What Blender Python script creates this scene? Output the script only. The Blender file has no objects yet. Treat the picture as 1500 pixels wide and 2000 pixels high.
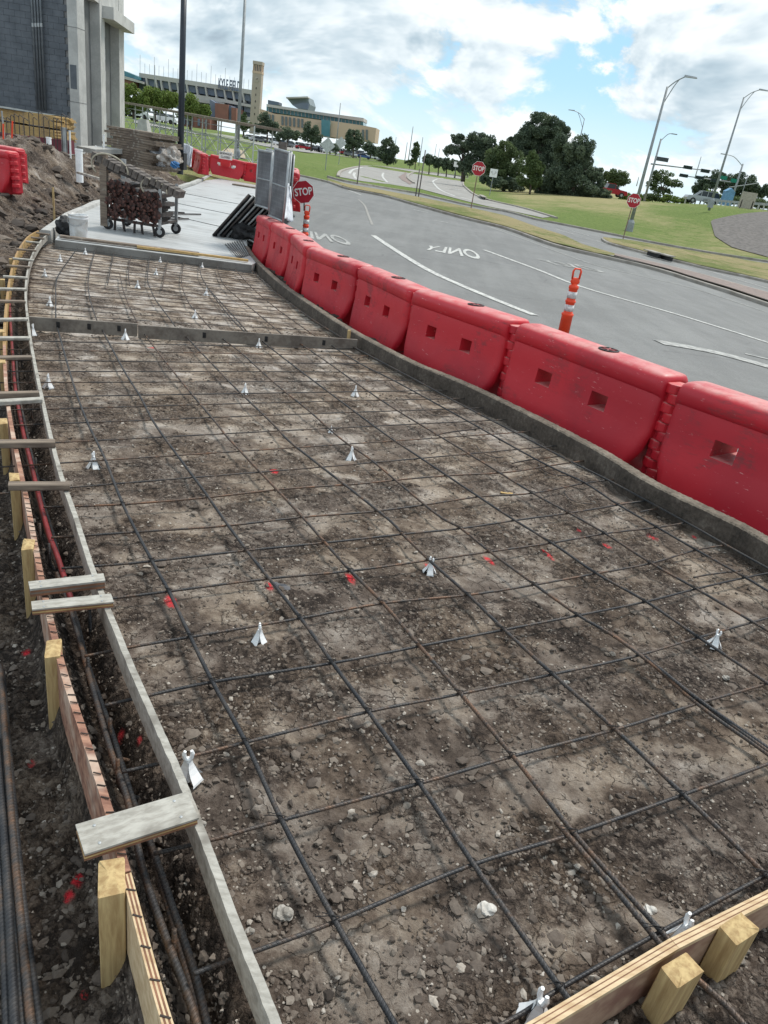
import bpy, bmesh, math, random
import numpy as np
from mathutils import Vector, Matrix
random.seed(7); RNG = np.random.default_rng(11)
PI = math.pi
# ------------------------------------------------------------------ camera, sky, sun
EYE = 1.5
PITCH = math.radians(25.425); ROLL = math.radians(9.034); FPX = 1444.0
f_ = np.array([0, math.cos(PITCH), -math.sin(PITCH)]); r0 = np.array([1., 0, 0]); u0 = np.cross(r0, f_)
R_ = math.cos(ROLL)*r0 + math.sin(ROLL)*u0; U_ = -math.sin(ROLL)*r0 + math.cos(ROLL)*u0
S = bpy.context.scene
COL = S.collection
cam = bpy.data.cameras.new('camera'); cam.sensor_fit = 'VERTICAL'; cam.sensor_height = 36.0; cam.sensor_width = 27.0
cam.lens = FPX/2000*36; cam.clip_start = 0.05; cam.clip_end = 9000
camo = bpy.data.objects.new('camera', cam); COL.objects.link(camo)
M = Matrix(((R_[0], U_[0], -f_[0], 0), (R_[1], U_[1], -f_[1], 0), (R_[2], U_[2], -f_[2], EYE), (0, 0, 0, 1)))
camo.matrix_world = M
S.camera = camo
cam.dof.use_dof = False
S.render.engine = 'CYCLES'
S.view_settings.view_transform = 'Standard'; S.view_settings.look = 'None'
S.view_settings.gamma = 1.0; S.view_settings.use_curve_mapping = False
S.view_settings.exposure = 0.72

SUN_EL = math.radians(58); SUN_AZ = math.radians(42)     # azimuth measured from +Y towards +X
W = bpy.data.worlds.new('World'); S.world = W; W.use_nodes = True
nt = W.node_tree; nt.nodes.clear()
def N(nt, t, **k):
    n = nt.nodes.new(t)
    for a, b in k.items():
        if a == 'ins':
            for i, v in b.items(): n.inputs[i].default_value = v
        else: setattr(n, a, b)
    return n
def L(nt, a, b): nt.links.new(a, b)
def math_(nt, op, a, b=None, c=None, clamp=False):
    n = nt.nodes.new('ShaderNodeMath'); n.operation = op; n.use_clamp = clamp
    for i, v in enumerate((a, b, c)):
        if v is None: continue
        if isinstance(v, (int, float)): n.inputs[i].default_value = v
        else: nt.links.new(v, n.inputs[i])
    return n.outputs[0]
def ramp(nt, fac, stops, interp='LINEAR'):
    n = nt.nodes.new('ShaderNodeValToRGB'); n.color_ramp.interpolation = interp
    el = n.color_ramp.elements
    while len(el) > 1: el.remove(el[-1])
    el[0].position = stops[0][0]; el[0].color = (*stops[0][1], 1)
    for p, c in stops[1:]:
        e = el.new(p); e.color = (*c, 1)
    nt.links.new(fac, n.inputs[0]); return n.outputs[0]
def mixc(nt, fac, a, b, mode='MIX'):
    n = nt.nodes.new('ShaderNodeMix'); n.data_type = 'RGBA'; n.blend_type = mode
    for i, v in ((0, fac), (6, a), (7, b)):
        if isinstance(v, (int, float)): n.inputs[i].default_value = v
        elif isinstance(v, tuple): n.inputs[i].default_value = (*v, 1)
        else: nt.links.new(v, n.inputs[i])
    return n.outputs[2]
def maprange(nt, v, a, b, c=0., d=1., smooth=True):
    n = nt.nodes.new('ShaderNodeMapRange'); n.interpolation_type = 'SMOOTHSTEP' if smooth else 'LINEAR'
    for i, x in ((1, a), (2, b), (3, c), (4, d)): n.inputs[i].default_value = x
    nt.links.new(v, n.inputs[0]); return n.outputs[0]
sky = N(nt, 'ShaderNodeTexSky', sky_type='NISHITA', sun_disc=False, sun_elevation=SUN_EL, sun_rotation=SUN_AZ)
sky.air_density = 1.0; sky.dust_density = 0.6; sky.ozone_density = 2.0
tc = N(nt, 'ShaderNodeTexCoord'); sep = N(nt, 'ShaderNodeSeparateXYZ'); L(nt, tc.outputs['Generated'], sep.inputs[0])
zc_ = math_(nt, 'MAXIMUM', sep.outputs[2], 0.0)
cmb = N(nt, 'ShaderNodeCombineXYZ')
L(nt, sep.outputs[0], cmb.inputs[0]); L(nt, sep.outputs[1], cmb.inputs[1]); L(nt, math_(nt, 'MULTIPLY', zc_, 1.9), cmb.inputs[2])
def cloudn(off, det):
    m = N(nt, 'ShaderNodeVectorMath', operation='ADD'); L(nt, cmb.outputs[0], m.inputs[0]); m.inputs[1].default_value = off
    a = N(nt, 'ShaderNodeTexNoise', ins={'Scale': 5.0, 'Detail': det, 'Roughness': 0.64, 'Distortion': .3}); L(nt, m.outputs[0], a.inputs['Vector'])
    b = N(nt, 'ShaderNodeTexNoise', ins={'Scale': 2.1, 'Detail': 1.0, 'Roughness': 0.5}); L(nt, m.outputs[0], b.inputs['Vector'])
    o = math_(nt, 'ADD', math_(nt, 'MULTIPLY', a.outputs[0], 0.66), math_(nt, 'MULTIPLY', b.outputs[0], 0.42))
    wn = N(nt, 'ShaderNodeVectorMath', operation='MULTIPLY_ADD'); L(nt, a.outputs['Color'], wn.inputs[0]); wn.inputs[1].default_value = (.12, .12, .12); L(nt, m.outputs[0], wn.inputs[2])
    for sc, am in ((11., .13), (29., .055)):
        v = N(nt, 'ShaderNodeTexVoronoi', feature='F1', ins={'Scale': sc}); L(nt, wn.outputs[0], v.inputs['Vector'])
        o = math_(nt, 'SUBTRACT', o, math_(nt, 'MULTIPLY', math_(nt, 'SUBTRACT', v.outputs['Distance'], .45), am))
    return o
CO = (5.3, 2.15, 1.4)
n1 = cloudn(CO, 7.); n2 = cloudn((CO[0]+0.012, CO[1]-0.004, CO[2]+0.06), 5.)
cov = maprange(nt, n1, 0.44, 0.505)
lit = math_(nt, 'SUBTRACT', n1, n2)
thick = maprange(nt, n1, 0.50, 0.68)
shade = math_(nt, 'ADD', math_(nt, 'MULTIPLY', lit, 4.4), math_(nt, 'SUBTRACT', 0.82, math_(nt, 'MULTIPLY', thick, 0.52)))
ccol = ramp(nt, shade, [(0.0, (2.6, 3.3, 3.9)), (0.28, (3.6, 4.5, 5.1)), (0.5, (4.6, 5.4, 5.9)), (0.74, (6.1, 6.7, 7.0)), (1.0, (7.7, 8.0, 8.0))])
blue = mixc(nt, 0.62, sky.outputs[0], (2.7, 5.2, 7.1))
skyc = mixc(nt, cov, blue, ccol)
hz = maprange(nt, sep.outputs[2], 0.0, 0.11, 0.6, 0.0)
skyc = mixc(nt, hz, skyc, (6.6, 7.5, 7.9))
bg = N(nt, 'ShaderNodeBackground'); L(nt, skyc, bg.inputs[0]); bg.inputs[1].default_value = 0.09
wo = N(nt, 'ShaderNodeOutputWorld'); L(nt, bg.outputs[0], wo.inputs[0])
W.cycles.sampling_method = 'MANUAL'; W.cycles.sample_map_resolution = 512

sl = bpy.data.lights.new('sun', 'SUN'); sl.energy = 2.0; sl.angle = math.radians(12); sl.color = (1.0, 0.95, 0.87)
so = bpy.data.objects.new('sun', sl); COL.objects.link(so)
sd = Vector((math.sin(SUN_AZ)*math.cos(SUN_EL), math.cos(SUN_AZ)*math.cos(SUN_EL), math.sin(SUN_EL)))
so.rotation_euler = sd.to_track_quat('Z', 'Y').to_euler(); so.location = (30, 30, 60)

# ------------------------------------------------------------------ geometry of the place (metres)
def ray(px, py):
    return (px-750)/FPX*R_ - (py-1000)/FPX*U_ + f_
def at(px, py, Y):
    d = ray(px, py); t = Y/d[1]; return Vector((d[0]*t, Y, EYE+d[2]*t))
def onD(px, py, Df, it=40):
    """point where the sight line meets the surface lying Df(x,y) below eye level"""
    d = ray(px, py); D = 1.6
    for _ in range(it):
        t = -D/d[2]; D = 0.5*D + 0.5*Df(d[0]*t, d[1]*t)
    t = -D/d[2]; return Vector((d[0]*t, d[1]*t, EYE-D))
def project(P):
    d = np.array(P, float)-np.array([0, 0, EYE]); z = d@f_
    return (750+FPX*(d@R_)/z, 1000-FPX*(d@U_)/z)
def height_to(P, py):
    lo, hi = 0.0, min(120.0, .8*math.hypot(P[0], P[1])/math.tan(PITCH))
    for _ in range(40):
        m = (lo+hi)/2
        if project((P[0], P[1], P[2]+m))[1] > py: lo = m
        else: hi = m
    return lo
def pm(P):   # pixels per metre at P
    d = np.array(P, float)-np.array([0, 0, EYE]); return FPX/(d@f_)

def smin(a, b, k=2.0): return -np.log(np.exp(-a/k)+np.exp(-b/k))*k
def Dslab(x, y):   # dirt bed under the slab
    return 1.5+.045*np.minimum(y, 14.0) + 0*x
def Droad(x, y):
    return 1.68+.033*np.minimum(y, 20)+.002*np.maximum(y-20, 0)+.035*np.clip(x-3, 0, 14)
_ctl = []
for yy in (1, 3, 5, 8, 12, 17, 24, 33, 45, 55):
    for xx in (-5, 0, 4, 9, 16):
        if xx > yy*1.2+4: continue
        _ctl.append((xx, yy, float(Droad(xx, yy))))
for yy in (10, 18, 26): _ctl.append((-10, yy, 2.16)); _ctl.append((-24, yy, 1.6))
for px, py, Y in [(290,236,125),(255,262,60),(155,289,31),(330,300,45),(450,268,200),(560,288,260),(700,303.5,330),(830,325,420),(640,331,75),(500,334,58),(420,312,60),
                  (750,326,190),(680,350,76),(905,364,128),(1000,371,132),(1080,380,112),(1180,396,96),(1250,393,118),(1320,398,124),(1400,399,113),(1495,409,103),
                  (1390,431,84),(1300,460,70),(1228,447,68),(1100,425,70),(1000,396,88),(1450,450,77),(1500,513,57),(940,372,110),(860,340,190),(600,300,180)]:
    p = at(px, py, Y); _ctl.append((p[0], p[1], EYE-p[2]))
for th in (-75, -45, -25, -10, 5, 20, 35, 60, 85):
    for r, D in ((260, 1.4 if th < 10 else .4), (700, 2.0), (4000, 3.0)):
        if r == 260 and -30 < th < 22: continue
        _ctl.append((r*math.sin(math.radians(th)), r*math.cos(math.radians(th)), D))
_C = np.array(_ctl)
def _uv(x, y):
    r = np.sqrt(x*x+y*y)+1e-6
    return np.stack([np.arctan2(x, y)*2.6, np.log(r+6)*1.4], -1)
def _phi(r): return np.where(r > 1e-9, r*r*np.log(np.maximum(r, 1e-9)), 0)
_P = _uv(_C[:, 0], _C[:, 1]); _n = len(_C)
_A = _phi(np.linalg.norm(_P[:, None]-_P[None], axis=-1))+np.eye(_n)*0.01
_Q = np.hstack([np.ones((_n, 1)), _P])
_M = np.block([[_A, _Q], [_Q.T, np.zeros((3, 3))]])
_w = np.linalg.solve(_M, np.concatenate([_C[:, 2], np.zeros(3)]))
def Dterr(x, y):
    x = np.atleast_1d(np.asarray(x, float)); y = np.atleast_1d(np.asarray(y, float)); sh = x.shape
    p = _uv(x.ravel(), y.ravel()); out = np.empty(len(p))
    for i in range(0, len(p), 20000):
        q = p[i:i+20000]
        out[i:i+20000] = _phi(np.linalg.norm(q[:, None]-_P[None], axis=-1))@_w[:_n] + _w[_n] + q@_w[_n+1:]
    return out.reshape(sh)
def zt(x, y): return EYE-float(Dterr(x, y)[0])
def ground(px, py, hint=None):
    """first meeting of the sight line with the terrain"""
    d = ray(px, py)
    ys = np.exp(np.linspace(math.log(2.0), math.log(2500), 900)); t = ys/d[1]
    h = (EYE+d[2]*t) - (EYE-Dterr(d[0]*t, ys))
    if hint is not None:
        k = ys > hint; ys = ys[k]; t = t[k]; h = h[k]
    s = np.where(h < 0)[0]
    if len(s) == 0:
        i = int(np.argmin(h)); return Vector((d[0]*t[i], ys[i], EYE+d[2]*t[i]))
    i = max(int(s[0]), 1); a = h[i-1]/(h[i-1]-h[i]); Y = ys[i-1]*(1-a)+ys[i]*a; tt = Y/d[1]
    return Vector((d[0]*tt, Y, EYE+d[2]*tt))

# numpy noise
_perm = np.random.default_rng(3).permutation(256); _perm = np.concatenate([_perm, _perm])
_gr = np.random.default_rng(5).uniform(0, 2*PI, 256)
def perlin(x, y, seed=0):
    x = x+seed*17.31; y = y-seed*9.73
    xi = np.floor(x).astype(int); yi = np.floor(y).astype(int); xf = x-xi; yf = y-yi
    u = xf*xf*xf*(xf*(xf*6-15)+10); v = yf*yf*yf*(yf*(yf*6-15)+10)
    def g(ix, iy, fx, fy):
        a = _gr[_perm[_perm[ix & 255]+(iy & 255)]]; return np.cos(a)*fx+np.sin(a)*fy
    n00 = g(xi, yi, xf, yf); n10 = g(xi+1, yi, xf-1, yf); n01 = g(xi, yi+1, xf, yf-1); n11 = g(xi+1, yi+1, xf-1, yf-1)
    return ((n00*(1-u)+n10*u)*(1-v)+(n01*(1-u)+n11*u)*v)*1.5
def fbm(x, y, o=4, seed=0, g=.5):
    s = 0; a = 1.; f = 1.
    for i in range(o): s = s+a*perlin(x*f, y*f, seed+i*3); a *= g; f *= 2.03
    return s
_h1 = np.random.default_rng(8).random(65536); _h2 = np.random.default_rng(9).random(65536); _h3 = np.random.default_rng(10).random(65536)
def worley(x, y, seed=0):
    """F1, F2 distance and the id value of the nearest cell"""
    xi = np.floor(x).astype(int); yi = np.floor(y).astype(int)
    f1 = np.full(x.shape, 9.); f2 = np.full(x.shape, 9.); idv = np.zeros(x.shape)
    for dx in (-1, 0, 1):
        for dy in (-1, 0, 1):
            cx = xi+dx; cy = yi+dy; h = ((cx*73856093) ^ (cy*19349663) ^ (seed*83492791)) & 65535
            d = np.hypot(cx+_h1[h]-x, cy+_h2[h]-y)
            m = d < f1; f2 = np.where(m, f1, np.minimum(f2, d)); idv = np.where(m, _h3[h], idv); f1 = np.where(m, d, f1)
    return f1, f2, idv
def sstep(a, b, x):
    t = np.clip((x-a)/(b-a), 0, 1); return t*t*(3-2*t)

# ------------------------------------------------------------------ object helpers
def tag(o, label=None, cat=None, group=None, kind=None):
    if label: o['label'] = label
    if cat: o['category'] = cat
    if group: o['group'] = group
    if kind: o['kind'] = kind
    return o
def empty(name, loc, rz=0, label=None, cat=None, group=None):
    o = bpy.data.objects.new(name, None); COL.objects.link(o); o.location = loc
    if isinstance(rz, Matrix): o.matrix_world = Matrix.Translation(loc) @ rz.to_4x4()
    else: o.rotation_euler = (0, 0, rz)
    o.empty_display_size = .1
    return tag(o, label, cat, group)
def link(name, me, parent=None, loc=None):
    o = bpy.data.objects.new(name, me); COL.objects.link(o)
    if parent is not None: o.parent = parent
    if loc is not None: o.location = loc
    return o
class MB:
    def __init__(s): s.v = []; s.f = []; s.m = []; s.uv = {}; s.mi = 0
    def add(s, vs, fs):
        n = len(s.v); s.v += [tuple(v) for v in vs]; s.f += [tuple(i+n for i in f) for f in fs]; s.m += [s.mi]*len(fs); return s
    def box(s, c, d, M3=None):
        hx, hy, hz = d[0]/2, d[1]/2, d[2]/2; c = Vector(c)
        vs = [Vector((x, y, z)) for x in (-hx, hx) for y in (-hy, hy) for z in (-hz, hz)]
        if M3 is not None: vs = [M3 @ v for v in vs]
        return s.add([c+v for v in vs], [(0, 1, 3, 2), (4, 6, 7, 5), (0, 4, 5, 1), (2, 3, 7, 6), (0, 2, 6, 4), (1, 5, 7, 3)])
    def beam(s, a, b, w, h, up=(0, 0, 1)):
        """box from a to b, w wide, h tall, a/b on its axis"""
        a = Vector(a); b = Vector(b); x = (b-a); l = x.length; x.normalize(); u = Vector(up); y = u.cross(x).normalized(); z = x.cross(y)
        M3 = Matrix((x, y, z)).transposed(); return s.box((a+b)/2, (l, w, h), M3)
    def tube(s, pts, r, n=6, cap=True, uvs=False):
        pts = [Vector(p) for p in pts]; k = len(pts); base = len(s.v); L_ = 0
        rr = r if isinstance(r, (list, tuple)) else [r]*k
        prev = None; up = None
        for i, p in enumerate(pts):
            t = (pts[min(i+1, k-1)]-pts[max(i-1, 0)]).normalized()
            if up is None: up = t.orthogonal().normalized()
            up = (up-t*up.dot(t)); up = up.normalized() if up.length > 1e-6 else t.orthogonal().normalized()
            w = t.cross(up)
            if i: L_ += (p-pts[i-1]).length
            for j in range(n):
                a = 2*PI*j/n; s.v.append(tuple(p+(up*math.cos(a)+w*math.sin(a))*rr[i]))
                if uvs: s.uv[base+i*n+j] = (L_, j/n)
        for i in range(k-1):
            for j in range(n):
                j2 = (j+1) % n; s.f.append((base+i*n+j, base+i*n+j2, base+(i+1)*n+j2, base+(i+1)*n+j)); s.m.append(s.mi)
        if cap:
            s.f.append(tuple(base+j for j in range(n))[::-1]); s.m.append(s.mi)
            s.f.append(tuple(base+(k-1)*n+j for j in range(n))); s.m.append(s.mi)
        return s
    def lathe(s, prof, c=(0, 0, 0), n=16, axis='z'):
        c = Vector(c); base = len(s.v)
        for r, z in prof:
            for j in range(n):
                a = 2*PI*j/n; q = (r*math.cos(a), r*math.sin(a), z)
                if axis == 'x': q = (z, r*math.cos(a), r*math.sin(a))
                if axis == 'y': q = (r*math.sin(a), z, r*math.cos(a))
                s.v.append(tuple(c+Vector(q)))
        for i in range(len(prof)-1):
            for j in range(n):
                j2 = (j+1) % n; s.f.append((base+i*n+j, base+i*n+j2, base+(i+1)*n+j2, base+(i+1)*n+j)); s.m.append(s.mi)
        s.f.append(tuple(base+j for j in range(n))[::-1]); s.m.append(s.mi)
        k = len(prof)-1; s.f.append(tuple(base+k*n+j for j in range(n))); s.m.append(s.mi)
        return s
    def prism(s, pts, d):
        """pts: loop of Vectors, extruded by vector d"""
        n = len(pts); d = Vector(d); pts = [Vector(p) for p in pts]
        return s.add(pts+[p+d for p in pts], [tuple(range(n))[::-1], tuple(range(n, 2*n))]+[(i, (i+1) % n, (i+1) % n+n, i+n) for i in range(n)])
    def mesh(s, name, mats, smooth=False, org=None):
        me = bpy.data.meshes.new(name)
        v = s.v if org is None else [(a-org[0], b-org[1], c-org[2]) for a, b, c in s.v]
        me.from_pydata(v, [], s.f)
        for m in (mats if isinstance(mats, (list, tuple)) else [mats]): me.materials.append(m)
        if any(s.m): me.polygons.foreach_set('material_index', s.m)
        if smooth: me.polygons.foreach_set('use_smooth', [True]*len(me.polygons))
        if s.uv:
            ul = me.uv_layers.new(name='bar'); li = np.empty(len(me.loops), int); me.loops.foreach_get('vertex_index', li)
            tab = np.zeros((len(me.vertices), 2))
            for k, q in s.uv.items(): tab[k] = q
            ul.data.foreach_set('uv', tab[li].ravel())
        me.validate(); me.update(); return me
    def build(s, name, mats, parent=None, smooth=False, org=None, loc=None):
        return link(name, s.mesh(name, mats, smooth, org), parent, loc)
def npmesh(name, v, f, mat, smooth=True, attrs=None):
    me = bpy.data.meshes.new(name); v = np.asarray(v, np.float32); f = np.asarray(f, np.int32); k = f.shape[1]
    me.vertices.add(len(v)); me.vertices.foreach_set('co', v.ravel())
    me.loops.add(f.size); me.loops.foreach_set('vertex_index', f.ravel())
    me.polygons.add(len(f)); me.polygons.foreach_set('loop_start', np.arange(0, f.size, k, dtype=np.int32))
    me.polygons.foreach_set('loop_total', np.full(len(f), k, np.int32))
    for a, d in (attrs or {}).items():
        if d.ndim == 1: at_ = me.attributes.new(a, 'FLOAT', 'POINT'); at_.data.foreach_set('value', d.astype(np.float32))
        else: at_ = me.attributes.new(a, 'FLOAT_COLOR', 'POINT'); at_.data.foreach_set('color', np.hstack([d, np.ones((len(d), 1))]).astype(np.float32).ravel())
    for m in (mat if isinstance(mat, (list, tuple)) else [mat]): me.materials.append(m)
    me.update(calc_edges=True)
    me.polygons.foreach_set('use_smooth', np.full(len(f), bool(smooth)))
    return me
def gridfaces(nr, nc, mask=None):
    i = np.arange(nr-1)[:, None]*nc+np.arange(nc-1)[None]
    f = np.stack([i, i+1, i+nc+1, i+nc], -1).reshape(-1, 4)
    if mask is not None:
        m = (mask[:-1, :-1] & mask[1:, :-1] & mask[:-1, 1:] & mask[1:, 1:]).ravel(); f = f[m]
    return f
def copy_tree(o, parent=None):
    c = o.copy(); COL.objects.link(c)
    if parent is not None:
        c.parent = parent
    for ch in list(o.children): copy_tree(ch, c)
    return c
def bez(pts, n):
    """Catmull-Rom through 3D points, n samples per span"""
    P = [Vector(p) for p in pts]; out = []
    for i in range(len(P)-1):
        a = P[max(i-1, 0)]; b = P[i]; c = P[i+1]; d = P[min(i+2, len(P)-1)]
        for k in range(n):
            t = k/n; out.append(.5*((2*b)+(c-a)*t+(2*a-5*b+4*c-d)*t*t+(3*b-a-3*c+d)*t*t*t))
    out.append(P[-1]); return out

# ------------------------------------------------------------------ materials
MT = {}
def mat(name, fn):
    if name in MT: return MT[name]
    m = bpy.data.materials.new(name); m.use_nodes = True; t = m.node_tree; t.nodes.clear()
    b = N(t, 'ShaderNodeBsdfPrincipled'); o = N(t, 'ShaderNodeOutputMaterial'); L(t, b.outputs[0], o.inputs[0])
    fn(t, b); MT[name] = m; return m
def noise(t, vec, scale, detail=4., rough=.55, dist=0.):
    n = N(t, 'ShaderNodeTexNoise', ins={'Scale': scale, 'Detail': detail, 'Roughness': rough, 'Distortion': dist}); L(t, vec, n.inputs['Vector']); return n.outputs[0]
def coords(t, kind='obj'):
    if kind == 'pos': return N(t, 'ShaderNodeNewGeometry').outputs['Position']
    return N(t, 'ShaderNodeTexCoord').outputs['Object']
def stretch(t, v, sc):
    m = N(t, 'ShaderNodeVectorMath', operation='MULTIPLY'); L(t, v, m.inputs[0]); m.inputs[1].default_value = sc; return m.outputs[0]
def bump(t, b, h, strength=.4, dist=.01):
    n = N(t, 'ShaderNodeBump', ins={'Strength': strength, 'Distance': dist}); L(t, h, n.inputs['Height']); L(t, n.outputs[0], b.inputs['Normal'])
def simple(name, c, rough=.6, metal=0., var=.25, scale=6., bmp=.0, c2=None, spec=.4, kind='obj', bscale=None):
    """colour varied by noise between c and c2"""
    def fn(t, b):
        v = coords(t, kind); n = noise(t, v, scale, 5, .6)
        k = c2 or tuple(x*(1-var) for x in c)
        col = mixc(t, maprange(t, n, .35, .68), c, k)
        L(t, col, b.inputs['Base Color']); b.inputs['Roughness'].default_value = rough; b.inputs['Metallic'].default_value = metal
        b.inputs['Specular IOR Level'].default_value = spec
        if bmp: bump(t, b, noise(t, v, bscale or scale*4, 4, .6), bmp, .004)
    return mat(name, fn)
def m_soil(t, b):
    v = coords(t, 'pos')
    tone = N(t, 'ShaderNodeAttribute', attribute_name='tone').outputs['Fac']; rgh = N(t, 'ShaderNodeAttribute', attribute_name='rough').outputs['Fac']
    wn = N(t, 'ShaderNodeTexNoise', ins={'Scale': 26., 'Detail': 4.0, 'Roughness': 0.6}); L(t, v, wn.inputs['Vector'])
    wv = N(t, 'ShaderNodeVectorMath', operation='MULTIPLY_ADD'); L(t, wn.outputs['Color'], wv.inputs[0]); wv.inputs[1].default_value = (.05, .05, .05); L(t, v, wv.inputs[2]); wv = wv.outputs[0]
    n = noise(t, v, 26, 7, .72); n2 = noise(t, v, 150, 5, .7); n3 = noise(t, v, 2.3, 5, .6); n4 = noise(t, v, 7., 6, .68, .6)
    def vor(sc, feat='F1', vec=wv):
        q = N(t, 'ShaderNodeTexVoronoi', feature=feat, ins={'Scale': sc}); L(t, vec, q.inputs['Vector']); return q
    c1 = vor(46.); c2 = vor(105.)
    e = vor(13., 'DISTANCE_TO_EDGE'); crack = math_(t, 'MULTIPLY', maprange(t, e.outputs['Distance'], .0, .035, 1., 0.), maprange(t, n4, .46, .56))
    gap = maprange(t, c1.outputs['Distance'], .42, .75, 0., 1.)
    k = math_(t, 'ADD', math_(t, 'MULTIPLY', math_(t, 'SUBTRACT', n, .5), .55), tone)
    k = math_(t, 'ADD', k, math_(t, 'MULTIPLY', math_(t, 'SUBTRACT', n2, .5), .35))
    k = math_(t, 'ADD', k, math_(t, 'MULTIPLY', math_(t, 'SUBTRACT', n4, .5), .55))
    r1 = math_(t, 'SUBTRACT', N_sep(t, c1.outputs['Color']), .45); r2 = math_(t, 'SUBTRACT', N_sep(t, c2.outputs['Color']), .5)
    k = math_(t, 'ADD', k, math_(t, 'MULTIPLY', rgh, math_(t, 'ADD', math_(t, 'MULTIPLY', r1, .22), math_(t, 'MULTIPLY', r2, .16))))
    k = math_(t, 'SUBTRACT', k, math_(t, 'MULTIPLY', math_(t, 'MULTIPLY', gap, rgh), .16))
    k = math_(t, 'SUBTRACT', k, math_(t, 'MULTIPLY', math_(t, 'MULTIPLY', crack, math_(t, 'SUBTRACT', 1.0, rgh)), .22))
    k = math_(t, 'ADD', math_(t, 'MULTIPLY', math_(t, 'SUBTRACT', k, .40), 1.3), .385)
    col = ramp(t, k, [(0.02, (.030, .023, .019)), (.22, (.078, .060, .048)), (.42, (.145, .116, .095)), (.62, (.225, .190, .158)), (.85, (.34, .30, .26)), (1.0, (.44, .40, .36))])
    warm = mixc(t, maprange(t, n3, .4, .62), (1., 1., 1.02), (1.04, .985, .92))
    col = mixc(t, 1.0, col, warm, 'MULTIPLY')
    s1 = vor(62., vec=v); spk = math_(t, 'MULTIPLY', math_(t, 'LESS_THAN', s1.outputs['Distance'], .24), math_(t, 'GREATER_THAN', N_sep(t, s1.outputs['Color']), .93))
    col = mixc(t, math_(t, 'MULTIPLY', spk, .8), col, (.50, .45, .39))
    red = N(t, 'ShaderNodeAttribute', attribute_name='paint').outputs['Fac']
    rm = math_(t, 'MULTIPLY', red, maprange(t, n, .36, .46))
    col = mixc(t, rm, col, (.72, .035, .05))
    L(t, col, b.inputs['Base Color']); b.inputs['Roughness'].default_value = .93; b.inputs['Specular IOR Level'].default_value = .2
    d1 = math_(t, 'SUBTRACT', .75, c1.outputs['Distance']); d2 = math_(t, 'SUBTRACT', .75, c2.outputs['Distance'])
    hh = math_(t, 'MULTIPLY', rgh, math_(t, 'ADD', math_(t, 'MULTIPLY', d1, math_(t, 'ADD', r1, .8)), math_(t, 'MULTIPLY', d2, .45)))
    hh = math_(t, 'ADD', hh, math_(t, 'ADD', math_(t, 'MULTIPLY', n2, .35), math_(t, 'MULTIPLY', n, .9)))
    hh = math_(t, 'SUBTRACT', hh, math_(t, 'MULTIPLY', crack, .5))
    bump(t, b, hh, 1., .016)
def N_sep(t, c):
    s = N(t, 'ShaderNodeSeparateColor'); L(t, c, s.inputs[0]); return s.outputs[0]
SOIL = mat('soil', m_soil)
def m_clod(t, b):
    v = coords(t, 'pos'); tone = N(t, 'ShaderNodeAttribute', attribute_name='tone').outputs['Fac']
    n = noise(t, v, 90, 5, .7)
    k = math_(t, 'ADD', tone, math_(t, 'MULTIPLY', math_(t, 'SUBTRACT', n, .5), .4))
    L(t, ramp(t, k, [(0., (.030, .023, .019)), (.35, (.10, .078, .063)), (.6, (.19, .158, .13)), (.85, (.36, .32, .275)), (1., (.66, .62, .57))]), b.inputs['Base Color'])
    b.inputs['Roughness'].default_value = .9; bump(t, b, n, .6, .003)
CLOD = mat('clod', m_clod)
def m_rebar(t, b):
    v = coords(t, 'pos'); n = noise(t, v, 9, 5, .65); n2 = noise(t, v, 60, 4, .6)
    k = math_(t, 'ADD', n, math_(t, 'MULTIPLY', math_(t, 'SUBTRACT', n2, .5), .35))
    info = N(t, 'ShaderNodeObjectInfo').outputs['Random']
    k = math_(t, 'ADD', k, math_(t, 'MULTIPLY', math_(t, 'SUBTRACT', info, .5), .22))
    L(t, ramp(t, k, [(.32, (.026, .028, .033)), (.48, (.055, .052, .052)), (.6, (.095, .066, .050)), (.76, (.20, .105, .06))]), b.inputs['Base Color'])
    b.inputs['Metallic'].default_value = .25; b.inputs['Roughness'].default_value = .52
    uv = N(t, 'ShaderNodeUVMap', uv_map='bar'); s = N(t, 'ShaderNodeSeparateXYZ'); L(t, uv.outputs[0], s.inputs[0])
    w = math_(t, 'ABSOLUTE', math_(t, 'SUBTRACT', math_(t, 'FRACT', math_(t, 'MULTIPLY', s.outputs[1], 2.)), .5))
    ph = math_(t, 'ADD', math_(t, 'MULTIPLY', s.outputs[0], 92.), math_(t, 'MULTIPLY', w, 1.4))
    h = maprange(t, math_(t, 'SINE', math_(t, 'MULTIPLY', ph, 2*PI)), .1, .8)
    bump(t, b, h, 1., .0035)
REBAR = mat('rebar_steel', m_rebar)
def m_wood(name, c1, c2, axis=(1, 14, 14), sc=3., rough=.75, c3=None, amt=.0, plies=False):
    def fn(t, b):
        v = coords(t); s = stretch(t, v, axis); n = noise(t, s, sc, 6, .65, .3); n2 = noise(t, v, 5, 4, .6)
        col = mixc(t, maprange(t, n, .32, .68), c1, c2)
        if c3:
            col = mixc(t, math_(t, 'MULTIPLY', maprange(t, n2, .6-amt*.5, .75-amt*.5), .9), col, c3)
        L(t, col, b.inputs['Base Color']); b.inputs['Roughness'].default_value = rough; b.inputs['Specular IOR Level'].default_value = .3
        bump(t, b, n, .35, .003)
    return mat(name, fn)
PINE = m_wood('pine_lumber', (.52, .385, .19), (.31, .20, .09), (16, 16, 1.4), 3.2, c3=(.30, .24, .17), amt=.16)
PINE_H = m_wood('pine_lumber_side', (.54, .38, .17), (.36, .23, .09), (1.2, 16, 16), 3.5, c3=(.28, .21, .15), amt=.14)
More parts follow.
